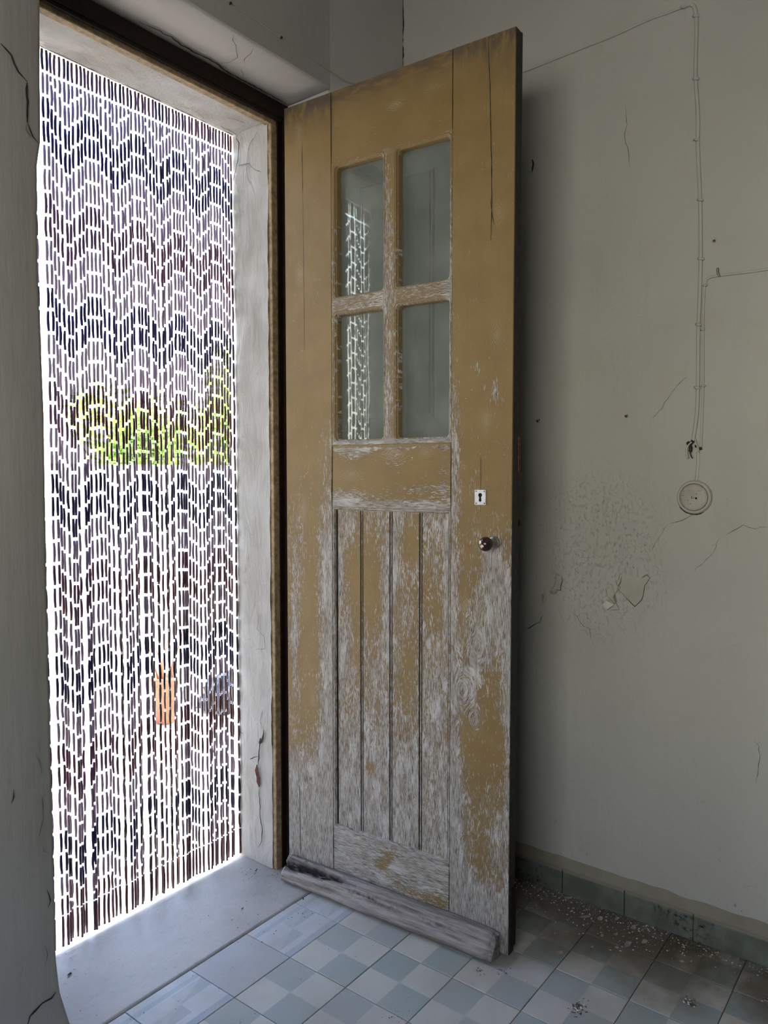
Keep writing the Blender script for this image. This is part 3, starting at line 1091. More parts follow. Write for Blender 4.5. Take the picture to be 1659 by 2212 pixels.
def wear_at(s, z):
    w = 0.0
    if s < S1:                                           # hinge stile
        w = 0.06 + 0.10 * sm(1.7 - z, 0, 0.5)
        band = sm(s, 0.105, 0.175)
        w += band * (0.30 * sm(z, 1.75, 1.2) + 0.42 * sm(z, 1.35, 1.0))
        w += 0.34 * bump2(s, z, 0.028, 0.93, 0.022, 0.20) + 0.40 * bump2(s, z, 0.030, 0.80, 0.02, 0.06)
        w += 0.25 * bump2(s, z, 0.032, 0.68, 0.02, 0.12) + 0.22 * bump2(s, z, 0.05, 1.1, 0.05, 0.16)
        w += 0.55 * sm(z, 0.52, 0.30) + 0.30 * sm(z, 0.32, 0.15)
        w += 0.15 * sm(z, 0.75, 0.45)
    elif s > S2:                                         # lock stile
        w = 0.05 + 0.10 * sm(z, 1.9, 1.3)
        edge = sm(s, S2 + 0.045, S2 + 0.005)
        w += edge * (0.30 * sm(z, 1.95, 1.7) * sm(1.35, 1.2, z) + 0.22 * sm(z, 1.95, 1.4) + 0.35 * sm(z, 1.35, 0.95) * (1 - 0.4 * sm(z, 0.55, 0.3)))
        w += 0.75 * bump2(s, z, 0.762, 0.985, 0.038, 0.13) + 0.5 * bump2(s, z, 0.735, 1.04, 0.03, 0.08)
        w += 0.62 * bump2(s, z, 0.793, 0.80, 0.030, 0.22) + 0.35 * bump2(s, z, 0.79, 0.5, 0.014, 0.3)
        w += 0.62 * bump2(s, z, 0.733, 1.118, 0.016, 0.022)
        w += 0.55 * bump2(s, z, 0.742, 1.555, 0.010, 0.035) + 0.35 * bump2(s, z, 0.688, 1.615, 0.008, 0.03)
        w += 0.40 * bump2(s, z, 0.700, 0.86, 0.035, 0.09) + 0.40 * bump2(s, z, 0.648, 0.72, 0.030, 0.05)
        w += 0.40 * bump2(s, z, 0.690, 0.65, 0.022, 0.03) + 0.25 * bump2(s, z, 0.69, 1.02, 0.05, 0.2)
        w += 0.32 * bump2(s, z, 0.68, 0.78, 0.05, 0.13) + 0.35 * bump2(s, z, 0.635, 0.42, 0.028, 0.16)
        w += 0.22 * sm(z, 0.55, 0.40) + 0.65 * sm(z, 0.22 + 0.1 * sm(s, 0.72, 0.64), 0.12)
        w += 0.18 * bump2(s, z, 0.755, 0.3, 0.03, 0.12)
    elif z > 2.25:                                       # top rail
        w = 0.04 + 0.12 * bump2(s, z, 0.42, 2.386, 0.02, 0.02)
    elif z > 1.41:
        w = 0.12 + 0.45 * sm(2.15, 1.9, 1.5 + 0 * z) * 0 + 0.12 * sm(z, 2.0, 1.6)
    elif z > 1.22:                                       # lock rail
        w = 0.10 + 0.68 * sm(z, 1.392, 1.415) + 0.62 * sm(z, 1.262, 1.235) + 0.22 * sm(z, 1.31, 1.26)
        w += 0.50 * bump2(s, z, 0.27, 1.39, 0.075, 0.020) + 0.30 * bump2(s, z, 0.585, 1.33, 0.018, 0.09)
        w += 0.30 * bump2(s, z, 0.53, 1.292, 0.07, 0.014) + 0.35 * bump2(s, z, 0.25, 1.265, 0.06, 0.015)
        w += 0.22 * bump2(s, z, 0.42, 1.375, 0.05, 0.03)
    elif z > 0.209:                                      # panel boards
        w = 0.47 + 0.10 * sm(z, 0.9, 0.55) + 0.24 * sm(z, 0.62, 0.36)
        w += 0.42 * bump2(s, z, 0.205, 1.05, 0.016, 0.16) + 0.35 * bump2(s, z, 0.215, 0.78, 0.03, 0.07)
        w -= 0.30 * bump2(s, z, 0.265, 1.04, 0.028, 0.11) - 0.2 * bump2(s, z, 0.25, 1.17, 0.03, 0.03)
        w -= 0.26 * bump2(s, z, 0.325, 1.03, 0.030, 0.13) + 0.22 * bump2(s, z, 0.275, 0.80, 0.018, 0.14)
        w += 0.38 * bump2(s, z, 0.385, 0.93, 0.016, 0.16) + 0.45 * bump2(s, z, 0.415, 1.08, 0.016, 0.10)
        w -= 0.32 * bump2(s, z, 0.475, 1.13, 0.030, 0.08) + 0.25 * bump2(s, z, 0.46, 0.72, 0.03, 0.12)
        w -= 0.22 * bump2(s, z, 0.34, 0.90, 0.03, 0.2) + 0.15 * bump2(s, z, 0.545, 0.98, 0.03, 0.10)
        w += 0.40 * bump2(s, z, 0.592, 1.02, 0.012, 0.2) + 0.15 * bump2(s, z, 0.55, 1.18, 0.03, 0.03)
        w += 0.28 * bump2(s, z, 0.355, 0.78, 0.02, 0.1) + 0.2 * bump2(s, z, 0.56, 0.72, 0.03, 0.12)
        w -= 0.42 * bump2(s, z, 0.325, 0.425, 0.022, 0.028) + 0.18 * bump2(s, z, 0.545, 0.36, 0.03, 0.12)
    else:                                                # bottom rail
        w = 0.92 - 0.55 * bump2(s, z, 0.40, 0.175, 0.03, 0.03) - 0.50 * bump2(s, z, 0.37, 0.135, 0.03, 0.03)
        w -= 0.48 * bump2(s, z, 0.52, 0.085, 0.08, 0.028) + 0.35 * bump2(s, z, 0.58, 0.075, 0.03, 0.04) + 0.25 * bump2(s, z, 0.44, 0.10, 0.06, 0.03)
    return w


def grime_at(s, z):
    g = 0.75 * sm(z, DT - 0.07, DT - 0.005)
    g += 0.35 * sm(z, DT - 0.14, DT - 0.05) * (1.0 if s < 0.2 or s > 0.7 else 0.3)
    g += 0.25 * sm(z, 0.12, 0.0)
    return min(1, g)


def door_attrs(me, along_z=True, wfun=None, wadd=0.0):
    n = len(me.vertices)
    gr = np.zeros((n, 3), np.float32)
    we = np.zeros(n, np.float32)
    gm = np.zeros(n, np.float32)
    kn = np.zeros(n, np.float32)
    az = along_z
    for i, v in enumerate(me.vertices):
        s, z = v.co.x, v.co.z
        if az is None:
            along_z = not (1.822 < z < 1.866 or z < 1.43 or z > 2.262)
        a, b = (s, z) if along_z else (z, s)
        off = 0.0
        k = 0.0
        for ks, kz, kr, kt in KNOTS:
            if abs(s - ks) > 0.14 or abs(z - kz) > 0.3:
                continue
            da, db = (s - ks, z - kz) if along_z else (z - kz, s - ks)
            q = exp(-(da / (kr * 1.7)) ** 2 - (db / (kr * 4.0)) ** 2)
            rr = sqrt(da * da + (db * 0.55) ** 2)
            off += q * (rr - abs(da)) * (1 if da >= 0 else -1) * 0.9 if rr > 1e-6 else 0
            k = max(k, kt * exp(-(rr / (kr * 0.42)) ** 2), 0.55 * kt * exp(-(rr / (kr * 1.1)) ** 2))
        bend = 0.004 * noise.noise(Vector((a * 6, b * 1.2, 3)))
        gr[i] = (a + off + bend, b, 0)
        we[i] = (wfun or wear_at)(s, z) + wadd
        gm[i] = grime_at(s, z)
        kn[i] = min(1, k)
    at = me.attributes.new('grain', 'FLOAT_VECTOR', 'POINT')
    at.data.foreach_set('vector', gr.ravel())
    for nm, arr in (('wear', we), ('grime', gm), ('knot', kn)):
        me.attributes.new(nm, 'FLOAT', 'POINT').data.foreach_set('value', arr)


def board(name, s0, s1, z0, z1, y0, y1, along_z=True, step=0.0055, edge=0.0014, parent=None, lift=None):
    """A joinery board: finely gridded front face at y0, eased edges, plain back at y1."""
    bm = bmesh.new()
    ns, nz = max(1, round((s1 - s0) / step)), max(1, round((z1 - z0) / step))
    S = [s0 + edge + (s1 - s0 - 2 * edge) * i / ns for i in range(ns + 1)]
    Z = [z0 + edge + (z1 - z0 - 2 * edge) * i / nz for i in range(nz + 1)]
    g = [[bm.verts.new((s, y0, z)) for s in S] for z in Z]
    for a, b in zip(g, g[1:]):
        for i in range(ns):
            bm.faces.new((a[i], a[i + 1], b[i + 1], b[i]))
    loop = [g[0][i] for i in range(ns + 1)] + [g[j][ns] for j in range(1, nz + 1)] + \
           [g[nz][i] for i in range(ns - 1, -1, -1)] + [g[j][0] for j in range(nz - 1, 0, -1)]
    ring1, ring2 = [], []
    for v in loop:
        s, z = v.co.x, v.co.z
        s = s0 if abs(s - S[0]) < 1e-7 else (s1 if abs(s - S[-1]) < 1e-7 else s)
        z = z0 if abs(z - Z[0]) < 1e-7 else (z1 if abs(z - Z[-1]) < 1e-7 else z)
        ring1.append(bm.verts.new((s, y0 + edge, z)))
        ring2.append(bm.verts.new((s, y1, z)))
    n = len(loop)
    for i in range(n):
        j = (i + 1) % n
        bm.faces.new((loop[j], loop[i], ring1[i], ring1[j]))
        bm.faces.new((ring1[j], ring1[i], ring2[i], ring2[j]))
    bm.faces.new(ring2)
    o = mesh_obj(name, bm, M['door'], parent or door, recalc=True)
    door_attrs(o.data, along_z)
    return o


TH = 0.032
board('stile', 0.0, S1 - 0.0006, 0.006, DT, 0.0, TH)
board('stile', S2 + 0.0006, SW, 0.006, DT, 0.0, TH)
board('rail', S1, S2, 2.272, DT, 0.0006, TH, False)
board('rail', S1, S2, 1.227, 1.418, 0.0006, TH, False)
board('rail', S1, S2, 0.012, 0.208, 0.0006, TH, False)
# tongued boards of the lower panel with a bead between them
bs = [0.201, 0.2905, 0.3975, 0.5015, 0.5995]
for i in range(4):
    a, b = bs[i], bs[i + 1]
    bd = board('panel_board', a + (0.0078 if i else 0.0), b - 0.0026, 0.208, 1.227, 0.0095, 0.022, True, 0.0055, 0.0012)
    if i:
        bm = bmesh.new()
        tube(bm, [(a + 0.0030, 0.0125, 0.205 + 1.024 * k / 120) for k in range(121)], 0.0027, 8, False)
        bo = mesh_obj('bead', bm, M['door'], bd, smooth=True)
        door_attrs(bo.data, True, None, 0.05)
box('panel_back', S1, S2, 0.021, TH, 0.2, 1.235, M['groove'], door)
for sx, wd in ((0.1988, 0.005), (0.5995, 0.005)) + tuple((bs[i] + e, w_) for i in (1, 2, 3) for e, w_ in ((-0.0008, 0.0022), (0.0068, 0.0014))):
    bm = bmesh.new()
    bx(bm, sx - wd / 2, sx + wd / 2, 0.0088 if wd == 0.005 else 0.0100, 0.0215, 0.208, 1.227)
    mesh_obj('joint_shade_strip', bm, M['groove'], door)  # dark strips paint shade into the gaps around boards and beads
# stuck moulding round the lower panel
for nm, (a, b, c, d) in dict(t=(S1, 1.227, S2, 1.227), b=(S2, 0.208, S1, 0.208), l=(S1, 0.208, S1, 1.227), r=(S2, 1.227, S2, 0.208)).items():
    bm = bmesh.new()
    A, B = Vector((a, 0, b)), Vector((c, 0, d))
    t = (B - A).normalized()
    inn = Vector((t.z, 0, -t.x))
    wdt = 0.0095
    prof = [(0, 0.0008), (0.0012, 0.0022), (0.0032, 0.0002), (0.006, 0.0016), (0.008, 0.006), (wdt, 0.0105)]
    m = 80
    rws = []
    for i in range(m + 1):
        u = i / m
        L = (B - A).length
        rws.append([bm.verts.new(A + t * (h + (L - 2 * h) * u) + inn * h + Vector((0, y, 0))) for h, y in prof])
    for r1, r2 in zip(rws, rws[1:]):
        for k in range(len(prof) - 1):
            f = bm.faces.new((r1[k], r2[k], r2[k + 1], r1[k + 1]))
            f.smooth = True
    o = mesh_obj('panel_moulding', bm, M['door'], door, recalc=False)
    door_attrs(o.data, nm in 'lr', None, 0.20 if nm in 'tb' else 0.05)

# glazing bars: one cross with four round-cornered lights, moulded edges
LIGHTS = [(0.193, 0.385, 1.862, 2.268), (0.417, 0.606, 1.862, 2.268), (0.193, 0.385, 1.425, 1.826), (0.417, 0.606, 1.425, 1.826)]


def rrect(s0, s1, z0, z1, r, n=6):
    pts = []
    for cx_, cz_, a0 in ((s1 - r, z1 - r, 0), (s0 + r, z1 - r, 90), (s0 + r, z0 + r, 180), (s1 - r, z0 + r, 270)):
        for k in range(n + 1):
            a = radians(a0 + 90 * k / n)
            pts.append((cx_ + r * cos(a), cz_ + r * sin(a)))
    out = []
    m = len(pts)
    for i in range(m):
        p, q = pts[i], pts[(i + 1) % m]
        L = sqrt((p[0] - q[0]) ** 2 + (p[1] - q[1]) ** 2)
        k = max(1, int(L / 0.02))
        out += [(p[0] + (q[0] - p[0]) * j / k, p[1] + (q[1] - p[1]) * j / k) for j in range(k)]
    return out


bm = bmesh.new()
YG = 0.0009
o_pts = []
for (a, b), (c, d) in (((S1, 1.418), (S2, 1.418)), ((S2, 1.418), (S2, 2.272)), ((S2, 2.272), (S1, 2.272)), ((S1, 2.272), (S1, 1.418))):
    k = 30
    o_pts += [(a + (c - a) * j / k, b + (d - b) * j / k) for j in range(k)]
ov = [bm.verts.new((s, YG, z)) for s, z in o_pts]
eds = [bm.edges.new((ov[i], ov[(i + 1) % len(ov)])) for i in range(len(ov))]
for L in LIGHTS:
    pr = [(0.0, YG, 0.014), (0.0010, 0.0042, 0.0135), (0.0026, 0.0010, 0.0125), (0.0058, 0.0026, 0.010), (0.0066, 0.0090, 0.009), (0.0085, 0.0080, 0.007), (0.0100, 0.0110, 0.006), (0.0104, 0.030, 0.006)]
    rings = []
    for ins, y, r in pr:
        q = rrect(L[0], L[1], L[2], L[3], 0.014)
        cs, cz_ = (L[0] + L[1]) / 2, (L[2] + L[3]) / 2
        fs, fz = 1 - 2 * ins / (L[1] - L[0]), 1 - 2 * ins / (L[3] - L[2])
        rings.append([bm.verts.new((cs + (s - cs) * fs, y, cz_ + (z - cz_) * fz)) for s, z in q])
    m = len(rings[0])
    eds += [bm.edges.new((rings[0][i], rings[0][(i + 1) % m])) for i in range(m)]
    for a, b in zip(rings, rings[1:]):
        for i in range(m):
            f = bm.faces.new((a[i], a[(i + 1) % m], b[(i + 1) % m], b[i]))
            f.smooth = True
bmesh.ops.triangle_fill(bm, use_beauty=True, edges=eds, normal=(0, -1, 0))
gb = mesh_obj('glazing_bars', bm, M['door'], door)


def wear_bars(s, z):
    w = 0.20 + 0.15 * sm(z, 2.2, 1.9)
    w += 0.50 * sm(z, 1.445, 1.42) + 0.42 * bump2(s, z, s, 1.845, 1, 0.016)
    w += 0.40 * bump2(s, z, 0.596, z, 0.012, 1) * (0.5 + 0.5 * sm(z, 2.3, 1.9)) + 0.28 * bump2(s, z, 0.388, z, 0.010, 1)
    return w


door_attrs(gb.data, None, wear_bars)
for L in LIGHTS:
    g = box('glass_pane', L[0] + 0.006, L[1] - 0.006, 0.0285, 0.0310, L[2] + 0.006, L[3] - 0.006, M['glass'], door)
# shutter board fixed on the outer side, seen dimly through the glass
shut = box('shutter_board', 0.12, 0.66, TH + 0.010, TH + 0.024, 1.33, 2.36, M['shutter'], door)
shut['label'] = 'grey green board behind the glass with a raised rectangular moulding'
for a in ((0.262, 0.268, 1.49, 2.20), (0.522, 0.528, 1.49, 2.20), (0.262, 0.528, 1.49, 1.496), (0.262, 0.528, 2.194, 2.20),
          (0.272, 0.276, 1.50, 2.19), (0.512, 0.516, 1.50, 2.19), (0.272, 0.516, 1.50, 1.504)):
    box('moulding_strip', a[0], a[1], TH + 0.006, TH + 0.011, a[2], a[3], M['shutter' if a[0] not in (0.522, 0.512) else 'groove'], shut)
# blackened edge and outer skin of the leaf
box('door_edge', SW - 0.001, SW + 0.0015, 0.002, TH, 0.006, DT - 0.004, M['door_edge'], door)
sk = box('outer_skin', 0.67, SW + 0.001, TH, TH + 0.008, 0.02, DT, M['door_edge'], door)
box('outer_skin', 0.0, 0.12, TH, TH + 0.008, 0.02, DT, M['door_edge'], door)
box('outer_skin', 0.12, 0.67, TH, TH + 0.008, 0.02, 1.33, M['door_edge'], door)
box('outer_skin', 0.12, 0.67, TH, TH + 0.008, 2.36, DT, M['door_edge'], door)
box('edge_strip', SW - 0.012, SW + 0.0035, TH + 0.002, TH + 0.013, 1.335, 1.43, M['rust'], door)
es = box('edge_strip', SW - 0.01, SW + 0.004, 0.018, TH + 0.009, 0.02, 0.19, M['dark_wood'], door)
lc = box('lock_case', SW - 0.11, SW + 0.002, TH + 0.008, TH + 0.034, 1.245, 1.336, M['door_edge'], door, 0.002)
lc['label'] = 'dark rim lock case on the outer side'
bm = bmesh.new()
lathe(bm, [(0.004, 0), (0.005, 0.006), (0.011, 0.011), (0.012, 0.018), (0.007, 0.024), (0, 0.025)], 16,
      Matrix.Translation((SW - 0.012, TH + 0.006, 1.196)) @ Matrix.Rotation(radians(-90), 4, 'X'))
mesh_obj('outer_knob', bm, M['black'], door)
# keyhole plate with four rivets
kp = empty('keyhole_plate', (0.7, 0, 1.266), 0, door)
bm = bmesh.new()
kw, kh = 0.0165, 0.0205
hole = []
for k in range(14):
    a = radians(-60 + 300 * k / 13)
    hole.append((0.0058 * cos(a), 0.0062 + 0.0058 * sin(a)))
hole = [(0.0058 * cos(radians(a)), 0.0062 + 0.0058 * sin(radians(a))) for a in range(-60, 241, 25)]
hole += [(-0.0042, -0.010), (0.0, -0.0125), (0.0042, -0.010)]
ov = [bm.verts.new(p) for p in ((-kw, -0.0022, -kh), (kw, -0.0022, -kh), (kw, -0.0022, kh), (-kw, -0.0022, kh))]
hv = [bm.verts.new((x, -0.0022, z)) for x, z in hole]
eds = [bm.edges.new((ov[i], ov[(i + 1) % 4])) for i in range(4)] + [bm.edges.new((hv[i], hv[(i + 1) % len(hv)])) for i in range(len(hv))]
bmesh.ops.triangle_fill(bm, use_beauty=True, edges=eds, normal=(0, -1, 0))
r = bmesh.ops.extrude_face_region(bm, geom=bm.faces[:])
for v in [g for g in r['geom'] if isinstance(g, bmesh.types.BMVert)]:
    v.co.y = 0.0003
pl = mesh_obj('plate', bm, M['metal_white'], kp)
box('keyhole', -0.007, 0.007, -0.0006, 0.0002, -0.013, 0.0125, M['black'], kp)
for sx in (-1, 1):
    for sz in (-1, 1):
        bm = bmesh.new()
        lathe(bm, [(0.0024, 0), (0.0022, 0.0010), (0.0012, 0.0018), (0, 0.002)], 10,
              Matrix.Translation((sx * (kw - 0.0042), -0.0022, sz * (kh - 0.004))) @ Matrix.Rotation(radians(90), 4, 'X'))
        mesh_obj('rivet', bm, M['steel'], kp)
# knob: steel rosette and neck, chipped dark ball
kb = empty('door_knob', (0.742, 0, 1.144), 0, door)
MK = Matrix.Rotation(radians(90), 4, 'X')
bm = bmesh.new()
lathe(bm, [(0.0175, -0.001), (0.0175, 0.002), (0.0155, 0.0045), (0.0135, 0.005), (0.0125, 0.008), (0.0105, 0.009), (0.0098, 0.016), (0.0085, 0.018), (0.0075, 0.034)], 28, MK)
mesh_obj('rosette', bm, M['steel'], kb)
bm = bmesh.new()
prof = [(0.0075, 0.032), (0.010, 0.034)]
for k in range(17):
    a = radians(-66 + 156 * k / 16)
    prof.append((0.0195 * cos(a) if k < 16 else 0, 0.051 + 0.0185 * sin(a)))
lathe(bm, prof, 32, MK)
ball = mesh_obj('knob_ball', bm, M['knob'], kb)
for az, el, rr in ((-28, 18, 0.0058), (-2, -12, 0.0048)):
    d = Vector((sin(radians(az)) * cos(radians(el)), -cos(radians(az)) * cos(radians(el)), sin(radians(el))))
    c = Vector((0, -0.051, 0)) + d * 0.0193
    t1 = d.orthogonal().normalized()
    t2 = d.cross(t1)
    bm = bmesh.new()
    cv = bm.verts.new(c + d * 0.0006)
    rg = []
    for k in range(9):
        a = 2 * pi * k / 9
        q = rr * random.uniform(0.65, 1.15)
        p = c + (t1 * cos(a) + t2 * sin(a)) * q
        p = Vector((0, -0.051, 0)) + (p - Vector((0, -0.051, 0))).normalized() * 0.0197
        rg.append(bm.verts.new(p))
    for k in range(9):
        bm.faces.new((cv, rg[k], rg[(k + 1) % 9]))
    co = mesh_obj('chip', bm, M['chip'], ball)
    co['label'] = 'cream chip in the glaze'
# hinge knuckles
for z in (0.30, 1.12, 2.12):
    bm = bmesh.new()
    tube(bm, [(-0.005, 0.020, z), (-0.005, 0.020, z + 0.03), (-0.005, 0.020, z + 0.031), (-0.005, 0.020, z + 0.08)], [0.0055, 0.0055, 0.0045, 0.0055], 10)
    mesh_obj('hinge', bm, M['rust'], door)
# splits in the timber


def dcrack(pts, w, mat='groove'):
    a = D0
    ca, sa = cos(DA), sin(DA)
    ribbon('split', [Vector((s, 0, z)) for s, z in pts], (0, -1, 0), w, M[mat], door, off=0.0006, jag=0.15)


dcrack([(0.715, 2.482), (0.716, 2.43), (0.720, 2.36), (0.722, 2.28), (0.726, 2.16), (0.728, 2.05), (0.726, 1.95)], 0.0022)
dcrack([(0.724, 2.06), (0.729, 2.02), (0.736, 1.99)], 0.0016)
dcrack([(0.073, 2.36), (0.074, 2.28), (0.0755, 2.2)], 0.0013)
dcrack([(0.0755, 2.2), (0.077, 2.0), (0.079, 1.7)], 0.0009, 'dark_wood')
dcrack([(0.045, 0.33), (0.049, 0.25), (0.050, 0.17), (0.050, 0.07)], 0.0016)
dcrack([(0.700, 1.38), (0.7005, 1.33), (0.7, 1.288)], 0.0012)
dcrack([(0.7, 1.243), (0.7005, 1.225)], 0.0012)
dcrack([(0.19, 1.415), (0.187, 1.33), (0.185, 1.23)], 0.0024)
for sx in (S1, S2):
    for za, zb in ((2.272, 2.482), (0.07, 0.207)) + (((1.23, 1.418),) if sx == S2 else ()):
        dcrack([(sx, za), (sx, (za + zb) / 2), (sx, zb)], 0.0020)
dcrack([(0.415, 0.207), (0.405, 0.200)], 0.0018)

# ---- rotten weatherboard nailed across the foot of the leaf
PR = [(0.001, 0.060), (-0.006, 0.064), (-0.016, 0.066), (-0.026, 0.063), (-0.035, 0.056), (-0.043, 0.047), (-0.050, 0.037), (-0.056, 0.026),
      (-0.059, 0.016), (-0.056, 0.010), (-0.050, 0.008), (-0.030, 0.007), (0.001, 0.007)]
bm = bmesh.new()
NS = 240
PR = [(y * 1.10 if y < 0 else y, z * 1.12 if z > 0.012 else z) for y, z in PR]
rws = []
rotv = []
for i in range(NS + 1):
    u = i / NS
    s = 0.010 + (0.772 - 0.010) * u
    row = []
    m = len(PR)
    for k in range(m * 2 - 1):
        if k % 2 == 0:
            y, z = PR[k // 2]
        else:
            y, z = (PR[k // 2][0] + PR[k // 2 + 1][0]) / 2, (PR[k // 2][1] + PR[k // 2 + 1][1]) / 2
        q = k / (m * 2 - 2)
        nn = noise.noise(Vector((s * 7, q * 9, 2)))
        n2 = noise.noise(Vector((s * 40, q * 30, 7)))
        n3 = noise.noise(Vector((s * 90, q * 45, 11)))
        d = 0.0022 * nn + 0.0014 * n2 + 0.0007 * n3
        rot = 0.0
        cen = 0.33 - 0.25 * (s - 0.05) + 0.03 * noise.noise(Vector((s * 12, 0, 0)))
        wd = 0.105 * sm(s, 0.36, 0.14) * sm(s, -0.02, 0.03) + 0.004
        g = exp(-((q - cen) / wd) ** 2) * sm(s, 0.40, 0.12)
        g *= 0.75 + 0.6 * n2
        if g > 0.15:
            d -= 0.024 * g
            rot = max(rot, min(1, g * 2.2 - 0.15))
        g2 = exp(-((q - 0.42) / 0.05) ** 2) * (bump2(s, 0, 0.36, 0, 0.09, 1) * 0.8 + bump2(s, 0, 0.60, 0, 0.05, 1) * 0.7)
        g2 *= sm(n3 + 0.5 * n2, -0.05, 0.35)
        d -= 0.004 * g2
        rot = max(rot, g2 * 1.1)
        if k in (0, m * 2 - 2):
            d = 0
        ln = Vector((0, y + 0.02, z - 0.02)).normalized()
        e = 0.0
        if u < 0.02 or u > 0.985:
            e = (0.008 * noise.noise(Vector((q * 14, 5, 1))) - 0.002)
        sh = 1.0
        if u > 0.97:
            sh = 1 - 0.10 * (u - 0.97) / 0.03
        if u < 0.015:
            sh = 1 - 0.25 * (0.015 - u) / 0.015
        row.append(bm.verts.new((s + e, (y + ln.y * d) * sh, 0.007 + (z + ln.z * d - 0.007) * sh)))
        rotv.append(min(1, rot))
    rws.append(row)
for a, b in zip(rws, rws[1:]):
    for k in range(len(a) - 1):
        f = bm.faces.new((a[k], b[k], b[k + 1], a[k + 1]))
        f.smooth = True
for r in (rws[0], rws[-1]):
    bm.faces.new(r)
bm.verts.index_update()
drip = mesh_obj('weatherboard', bm, M['drip'], door)
drip['label'] = 'rotten grey weatherboard along the foot of the door'
drip.data.attributes.new('rot', 'FLOAT', 'POINT').data.foreach_set('value', np.array(rotv, np.float32))
# splinters in the rotten hollow
for k in range(16):
    s = random.uniform(0.02, 0.2)
    bm = bmesh.new()
    q = Vector((s, -0.028 - 0.02 * random.random(), 0.040 + random.uniform(-.008, .012)))
    tube(bm, [q, q + Vector((random.uniform(.01, .03), random.uniform(-.006, .006), random.uniform(-.004, .004)))], [0.0012, 0.0004], 5)
    mesh_obj('splinter', bm, M['drip'], drip)
    if k > 8:
        drip.children[-1].data.materials[0] = M['grit']

# ================================================================== BEAD CURTAIN (one mesh nobody could count)
bm = bmesh.new()
random.seed(21)
YC = 1.965
STEP = [0.0, 0.0, 0.0, 0.0, 0.36, 0.55, 0.70, 1.0, 1.0, 0.70, 0.55, 0.36]
NSTR = 65
PITCH_B = 0.0622
SEQ = 'lbbllnnll'
clus = 0.0


def bead(x, y, zt, zb, dx, dy, mi, r):
    bow = random.uniform(-0.0016, 0.0016)
    bowy = random.uniform(-0.0012, 0.0012)
    tl = random.uniform(-0.0007, 0.0007)
    P = []
    for q in (0.0, 0.33, 0.66, 1.0):
        z = zt + (zb - zt) * q
        b = 4 * q * (1 - q)
        P.append((x + dx * (CT - z) + bow * b + tl * (q - .5) * 2, y + dy * (CT - z) + bowy * b, z))
    tube(bm, P, [r * 0.86, r, r, r * 0.86], 7, True, mi)


def link(x, y, z, dx, dy, r=0.0036):
    cx_, cy_ = x + dx * (CT - z), y + dy * (CT - z)
    an = random.uniform(-0.5, 0.5)
    pts = [(cx_ + r * cos(2 * pi * k / 9) * cos(an), cy_ + r * cos(2 * pi * k / 9) * sin(an), z + r * 1.15 * sin(2 * pi * k / 9)) for k in range(10)]
    tube(bm, pts, 0.00055, 4, False, 3)


CT = OZ - 0.004
for i in range(NSTR):
    x = 0.944 + 0.01225 * i + random.uniform(-.0006, .0006)
    if 1.056 < x < 1.076:          # a few strands are pushed aside here
        continue
    y = YC + random.uniform(-.003, .003)
    if i % 4 == 0 or random.random() < 0.25:
        clus = random.uniform(-0.0032, 0.0032)
    dx, dy = clus + random.uniform(-0.0007, 0.0007), random.uniform(-0.003, 0.003)
    st = STEP[(i + 3) % 12]
    z = CT
    link(x, y, z, dx, dy, 0.0028)
    z -= 0.004
    bead(x, y, z, z - 0.052, dx, dy, 2 if random.random() < 0.8 else 0, 0.0037)
    z -= 0.0562
    link(x, y, z, dx, dy)
    z -= 0.0048
    tail = 0.083
    stop = 0.010 + tail + 0.006
    if st > 0:
        L = PITCH_B * st - 0.0095
        bead(x, y, z, z - L, dx, dy, 1, 0.0039)
        z -= L + 0.0047
        link(x, y, z, dx, dy)
        z -= 0.0048
    k = 0
    while True:
        c = SEQ[k % len(SEQ)] if k < len(SEQ) else 'bbllnnll'[(k - 1) % 8]
        mi = {'b': 0, 'l': 1, 'n': 2}[c]
        rem = z - stop
        if rem < 0.030:
            if rem > 0.006:
                bead(x, y, z, stop, dx, dy, mi, 0.0038)
            break
        L = PITCH_B - 0.0095 + random.uniform(-.0008, .0008)
        if rem < L + 0.02:
            bead(x, y, z, stop, dx, dy, 2, 0.0038)
            break
        bead(x, y, z, z - L, dx, dy, mi, 0.0040 + random.uniform(-.0002, .0002))
        z -= L + 0.0047
        link(x, y, z, dx, dy)
        z -= 0.0048
        k += 1
    link(x, y, stop - 0.003, dx, dy, 0.0014)
    bead(x, y, stop - 0.005, 0.006 + random.uniform(0, .003), dx, dy, 2, 0.0040)
curtain = mesh_obj('bead_curtain', bm, [M['bead_b'], M['bead_l'], M['bead_n'], M['wire']], recalc=False)
tag(curtain, 'brown and black bead curtain in zigzag rows hanging in the bright doorway', 'bead curtain', kind='stuff')
bm = bmesh.new()
tube(bm, [(0.94, YC, CT + 0.002), (1.735, YC, CT + 0.002)], 0.0016, 6)
mesh_obj('hanging_wire', bm, M['wire'], curtain)

# ================================================================== THINGS ON THE WALLS


def wall_path(px, X=XW, out=0.002):
    return [onx(a, b, X) + Vector((-out, 0, 0)) for a, b in px]


def smooth_path(pts, n=6):
    res = []
    for i in range(len(pts) - 1):
        p0, p1, p2, p3 = pts[max(i - 1, 0)], pts[i], pts[i + 1], pts[min(i + 2, len(pts) - 1)]
        for k in range(n):
            t = k / n
            res.append(0.5 * ((2 * p1) + (p2 - p0) * t + (2 * p0 - 5 * p1 + 4 * p2 - p3) * t * t + (3 * p1 - p0 - 3 * p2 + p3) * t ** 3))
    res.append(pts[-1])
    return res


cab = empty('wall_cable', onx(1516, 960))
tag(cab, 'long painted-over cable running down the wall to the frayed wire ends', 'cable')
inv = -onx(1516, 960)


